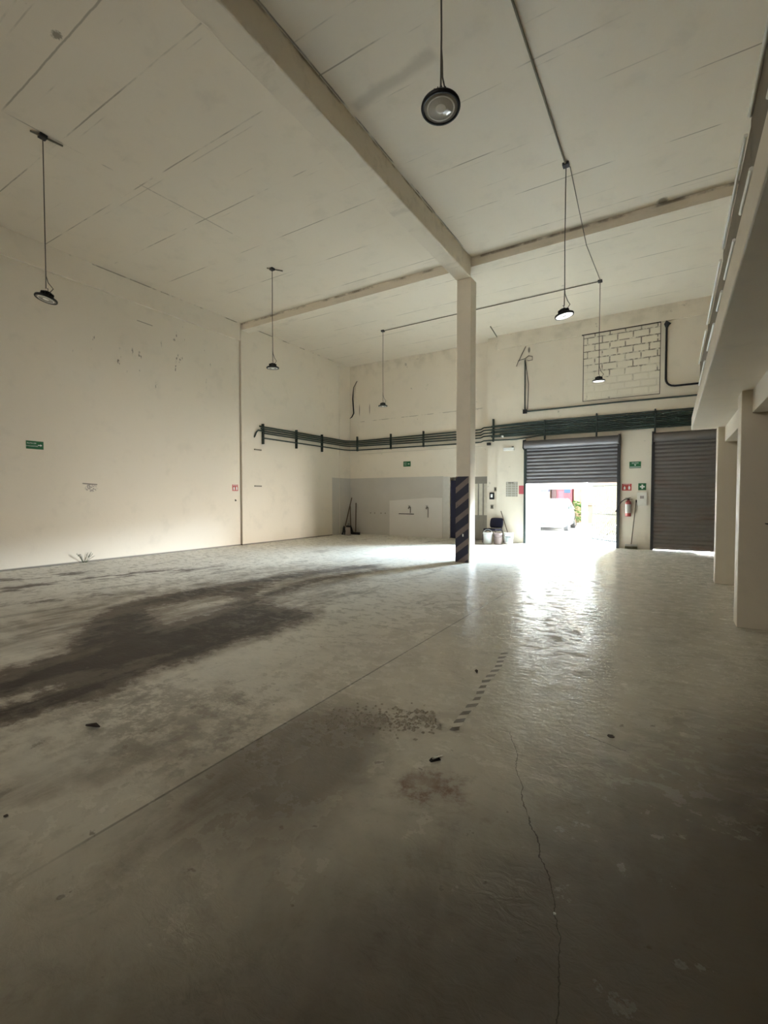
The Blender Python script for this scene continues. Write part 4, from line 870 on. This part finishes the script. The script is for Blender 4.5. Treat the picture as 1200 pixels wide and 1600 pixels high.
# parked car, front towards the building
M_car = plain('silver white car paint', (0.70, 0.74, 0.76), 0.25, 0.2, spec=0.7, var=0.03); M_glass = NT('dark car glass', 0.06, 0, 0.9); M_glass.color((0.16, 0.18, 0.19)); M_glass = M_glass.m
M_tyre = plain('tyre rubber', (0.02, 0.02, 0.02), 0.9); M_trim = plain('black plastic trim', (0.025, 0.035, 0.035), 0.6); M_hl = plain('headlight glass', (0.55, 0.70, 0.75), 0.1, spec=0.9)
def make_car(loc, rz, label, paint):
    t = thing('car', label, 'car', loc, rz)
    # stations along y (0 = nose): half width, sill z, belt z
    st = [(0.00, 0.66, 0.24, 0.55), (0.06, 0.76, 0.20, 0.66), (0.25, 0.84, 0.18, 0.74), (0.9, 0.88, 0.18, 0.84), (1.25, 0.89, 0.18, 0.90), (2.4, 0.89, 0.18, 0.93), (3.4, 0.88, 0.18, 0.95), (4.0, 0.82, 0.22, 0.93), (4.18, 0.74, 0.30, 0.84)]
    vs = []; n = 10
    for y, w, z0, z1 in st:
        for sx, zz in ((-.86, z0), (-.97, z0 + .08), (-1, (z0 + z1) / 2), (-.97, z1 - .10), (-.86, z1 - .02), (0 - .3, z1 + .02), (.3, z1 + .02), (.86, z1 - .02), (.97, z1 - .10), (1, (z0 + z1) / 2), (.97, z0 + .08), (.86, z0)):
            vs.append((sx * w, y, zz))
    n = 12; fs = []
    for i in range(len(st) - 1):
        for k in range(n): j = (k + 1) % n; fs.append((i * n + k, i * n + j, (i + 1) * n + j, (i + 1) * n + k))
    fs += [tuple(range(n)), tuple(range((len(st) - 1) * n, len(st) * n))]
    MB().add(vs, fs, True).build('body', paint, t)
    prof = [(1.15, 0.88), (1.85, 1.38), (2.3, 1.46), (3.1, 1.43), (3.95, 0.93)]
    mb = MB(); vs = []
    for y, z in prof:
        w = 0.82 if z < 1.0 else 0.64
        vs += [(-w, y, z), (w, y, z)]
    mb.add(vs, [(2 * i, 2 * i + 1, 2 * i + 3, 2 * i + 2) for i in range(4)] + [(0, 2, 4, 6, 8), (1, 9, 7, 5, 3), (0, 8, 9, 1)]); mb.build('cabin', paint, t)
    MB().add([(-.72, 1.20, 0.93), (.72, 1.20, 0.93), (.60, 1.80, 1.36), (-.60, 1.80, 1.36)], [(0, 1, 2, 3)]).add([(-.72, 1.19, 0.94), (.72, 1.19, 0.94), (.60, 1.79, 1.37), (-.60, 1.79, 1.37)], [(0, 1, 2, 3)]).build('windscreen', M_glass, t)
    for s in (-1, 1):
        MB().add([(s * .815, 1.55, 0.97), (s * .815, 2.5, 0.98), (s * .665, 2.5, 1.38), (s * .68, 1.98, 1.36)], [(0, 1, 2, 3)]).add([(s * .815, 2.6, 0.98), (s * .81, 3.5, 0.98), (s * .66, 3.05, 1.36), (s * .665, 2.6, 1.38)], [(0, 1, 2, 3)]).build('side_window', M_glass, t)
        MB().box(s * .80 if s > 0 else -.98, s * .98 if s > 0 else -.80, 1.50, 1.60, 0.95, 1.08, bev=0.03).build('mirror', M_trim, t)
        MB().prism([(s * .42, 0.60), (s * .78, 0.64), (s * .80, 0.74), (s * .55, 0.70)], 'y', 0.02, 0.16).build('headlight', M_hl, t)
        MB().prism([(s * .52, 0.30), (s * .74, 0.30), (s * .72, 0.42), (s * .56, 0.40)], 'y', -0.01, 0.08).build('fog_lamp', M_trim, t)
        for y in (0.78, 3.35):
            w_ = MB().tube([(s * .72, y, 0.31), (s * .90, y, 0.31)], 0.31, 28).build('wheel', M_tyre, t)
            MB().tube([(s * .90, y, 0.31), (s * .91, y, 0.31)], 0.19, 18).build('hubcap', M_chrome, w_)
    MB().box(-.45, .45, -0.015, 0.06, 0.27, 0.40, bev=0.02).build('lower_grille', M_trim, t)
    MB().box(-.36, .36, -0.005, 0.08, 0.52, 0.58, bev=0.01).build('upper_grille', M_trim, t)
    MB().box(-.17, .17, -0.03, -0.012, 0.42, 0.52).build('license_plate', M_white, t)
    return t
make_car((-4.78, 21.3, 0), 0.06, 'pale parked car facing the open shutter', M_car)
# hedges
def bush(x, y, r, h, seed, label):
    t = thing('bush', label, 'bush', (x, y, 0), 0, 'bushes behind the parked car'); random.seed(seed)
    mb = MB().tube([(0, 0, 0), (0, 0, h * .5)], 0.04, 6); mb.build('trunk', M_dwood, t)
    mb = MB()
    for k in range(900):
        a = random.uniform(0, 2 * PI); v = random.uniform(-1, 1); q = random.uniform(.6, 1.0)
        c = Vector((r * q * math.cos(a) * math.sqrt(1 - v * v), r * q * math.sin(a) * math.sqrt(1 - v * v), h * .55 + h * .45 * v * q)); s = random.uniform(.04, .08)
        R = Matrix.Translation(c) @ Matrix.Rotation(random.uniform(0, 6.3), 4, 'Z') @ Matrix.Rotation(random.uniform(-1.2, 1.2), 4, 'X')
        mb.add([(-s, 0, 0), (0, -s * .5, 0.01), (s, 0, 0), (0, s * .5, 0.01)], [(0, 1, 2, 3)], False, 0, R)
    mb.build('foliage', M_bush, t, fix=False)
M_bush = plain('leaf green', (0.06, 0.13, 0.02), 0.6, var=0.4, scale=6)
bush(-6.3, 26.5, 0.55, 1.30, 21, 'left green bush seen beyond the car bonnet'); bush(-4.35, 26.5, 0.6, 1.35, 22, 'right green bush seen beyond the car windscreen')
# houses across the street
def house(x0, x1, y, z, mat, label, name='house'):
    t = thing(name, label, 'house', ((x0 + x1) / 2, y, 0)); w = (x1 - x0) / 2
    MB().box(-w, w, 0, 5, 0, z).build('walls', mat, t); MB().box(-w - .1, w + .1, -0.15, 5.1, z, z + .2).build('roof', M_wh, t); return t, w
h1, w = house(-9.5, -6.45, 30, 3.6, plain('cream render', (0.62, 0.55, 0.46), 0.8), 'cream house across the street at the left of the gateway view')
MB().box(-w, w, -0.4, 0, 1.86, 2.02).build('awning', plain('lilac awning', (0.20, 0.20, 0.28), 0.7), h1); MB().box(0.9, 1.0, -0.4, -0.3, 0, 1.9).build('awning_post', M_alu, h1); MB().box(-0.6, 0.5, -0.03, 0, 0.9, 1.7).build('window', M_glass, h1)
h2, w = house(-6.30, -5.15, 30, 3.9, plain('pink brick', (0.36, 0.10, 0.12), 0.8, var=0.3, scale=4), 'narrow red brick house across the street')
MB().box(-w, -w + .26, -0.12, 0, 0, 3.9).build('corner_pier', plain('dull brick', (0.13, 0.08, 0.08), 0.8), h2); MB().box(0.12, 0.48, -0.04, 0, 1.78, 2.10).build('window', plain('blue window', (0.04, 0.09, 0.16), 0.3), h2); MB().box(-0.2, 0.1, -0.04, 0, 0, 1.9).build('door', plain('rose door', (0.30, 0.12, 0.15), 0.6), h2)
h3, w = house(-5.05, -2.5, 30, 3.4, plain('orange render', (0.48, 0.30, 0.20), 0.8, var=0.2, scale=4), 'orange rendered house across the street with barred window')
f = MB().box(-0.85, -0.15, -0.05, 0, 1.2, 2.4).build('window', M_pane, h3)
for z in (1.35, 1.55, 1.75, 1.95, 2.15): MB().box(-0.85, -0.15, -0.08, -0.05, z, z + .03).build('bar', M_cond, f)
MB().box(-w, 0, -0.25, 0, 1.0, 1.06).build('ledge', M_dwood, h3)
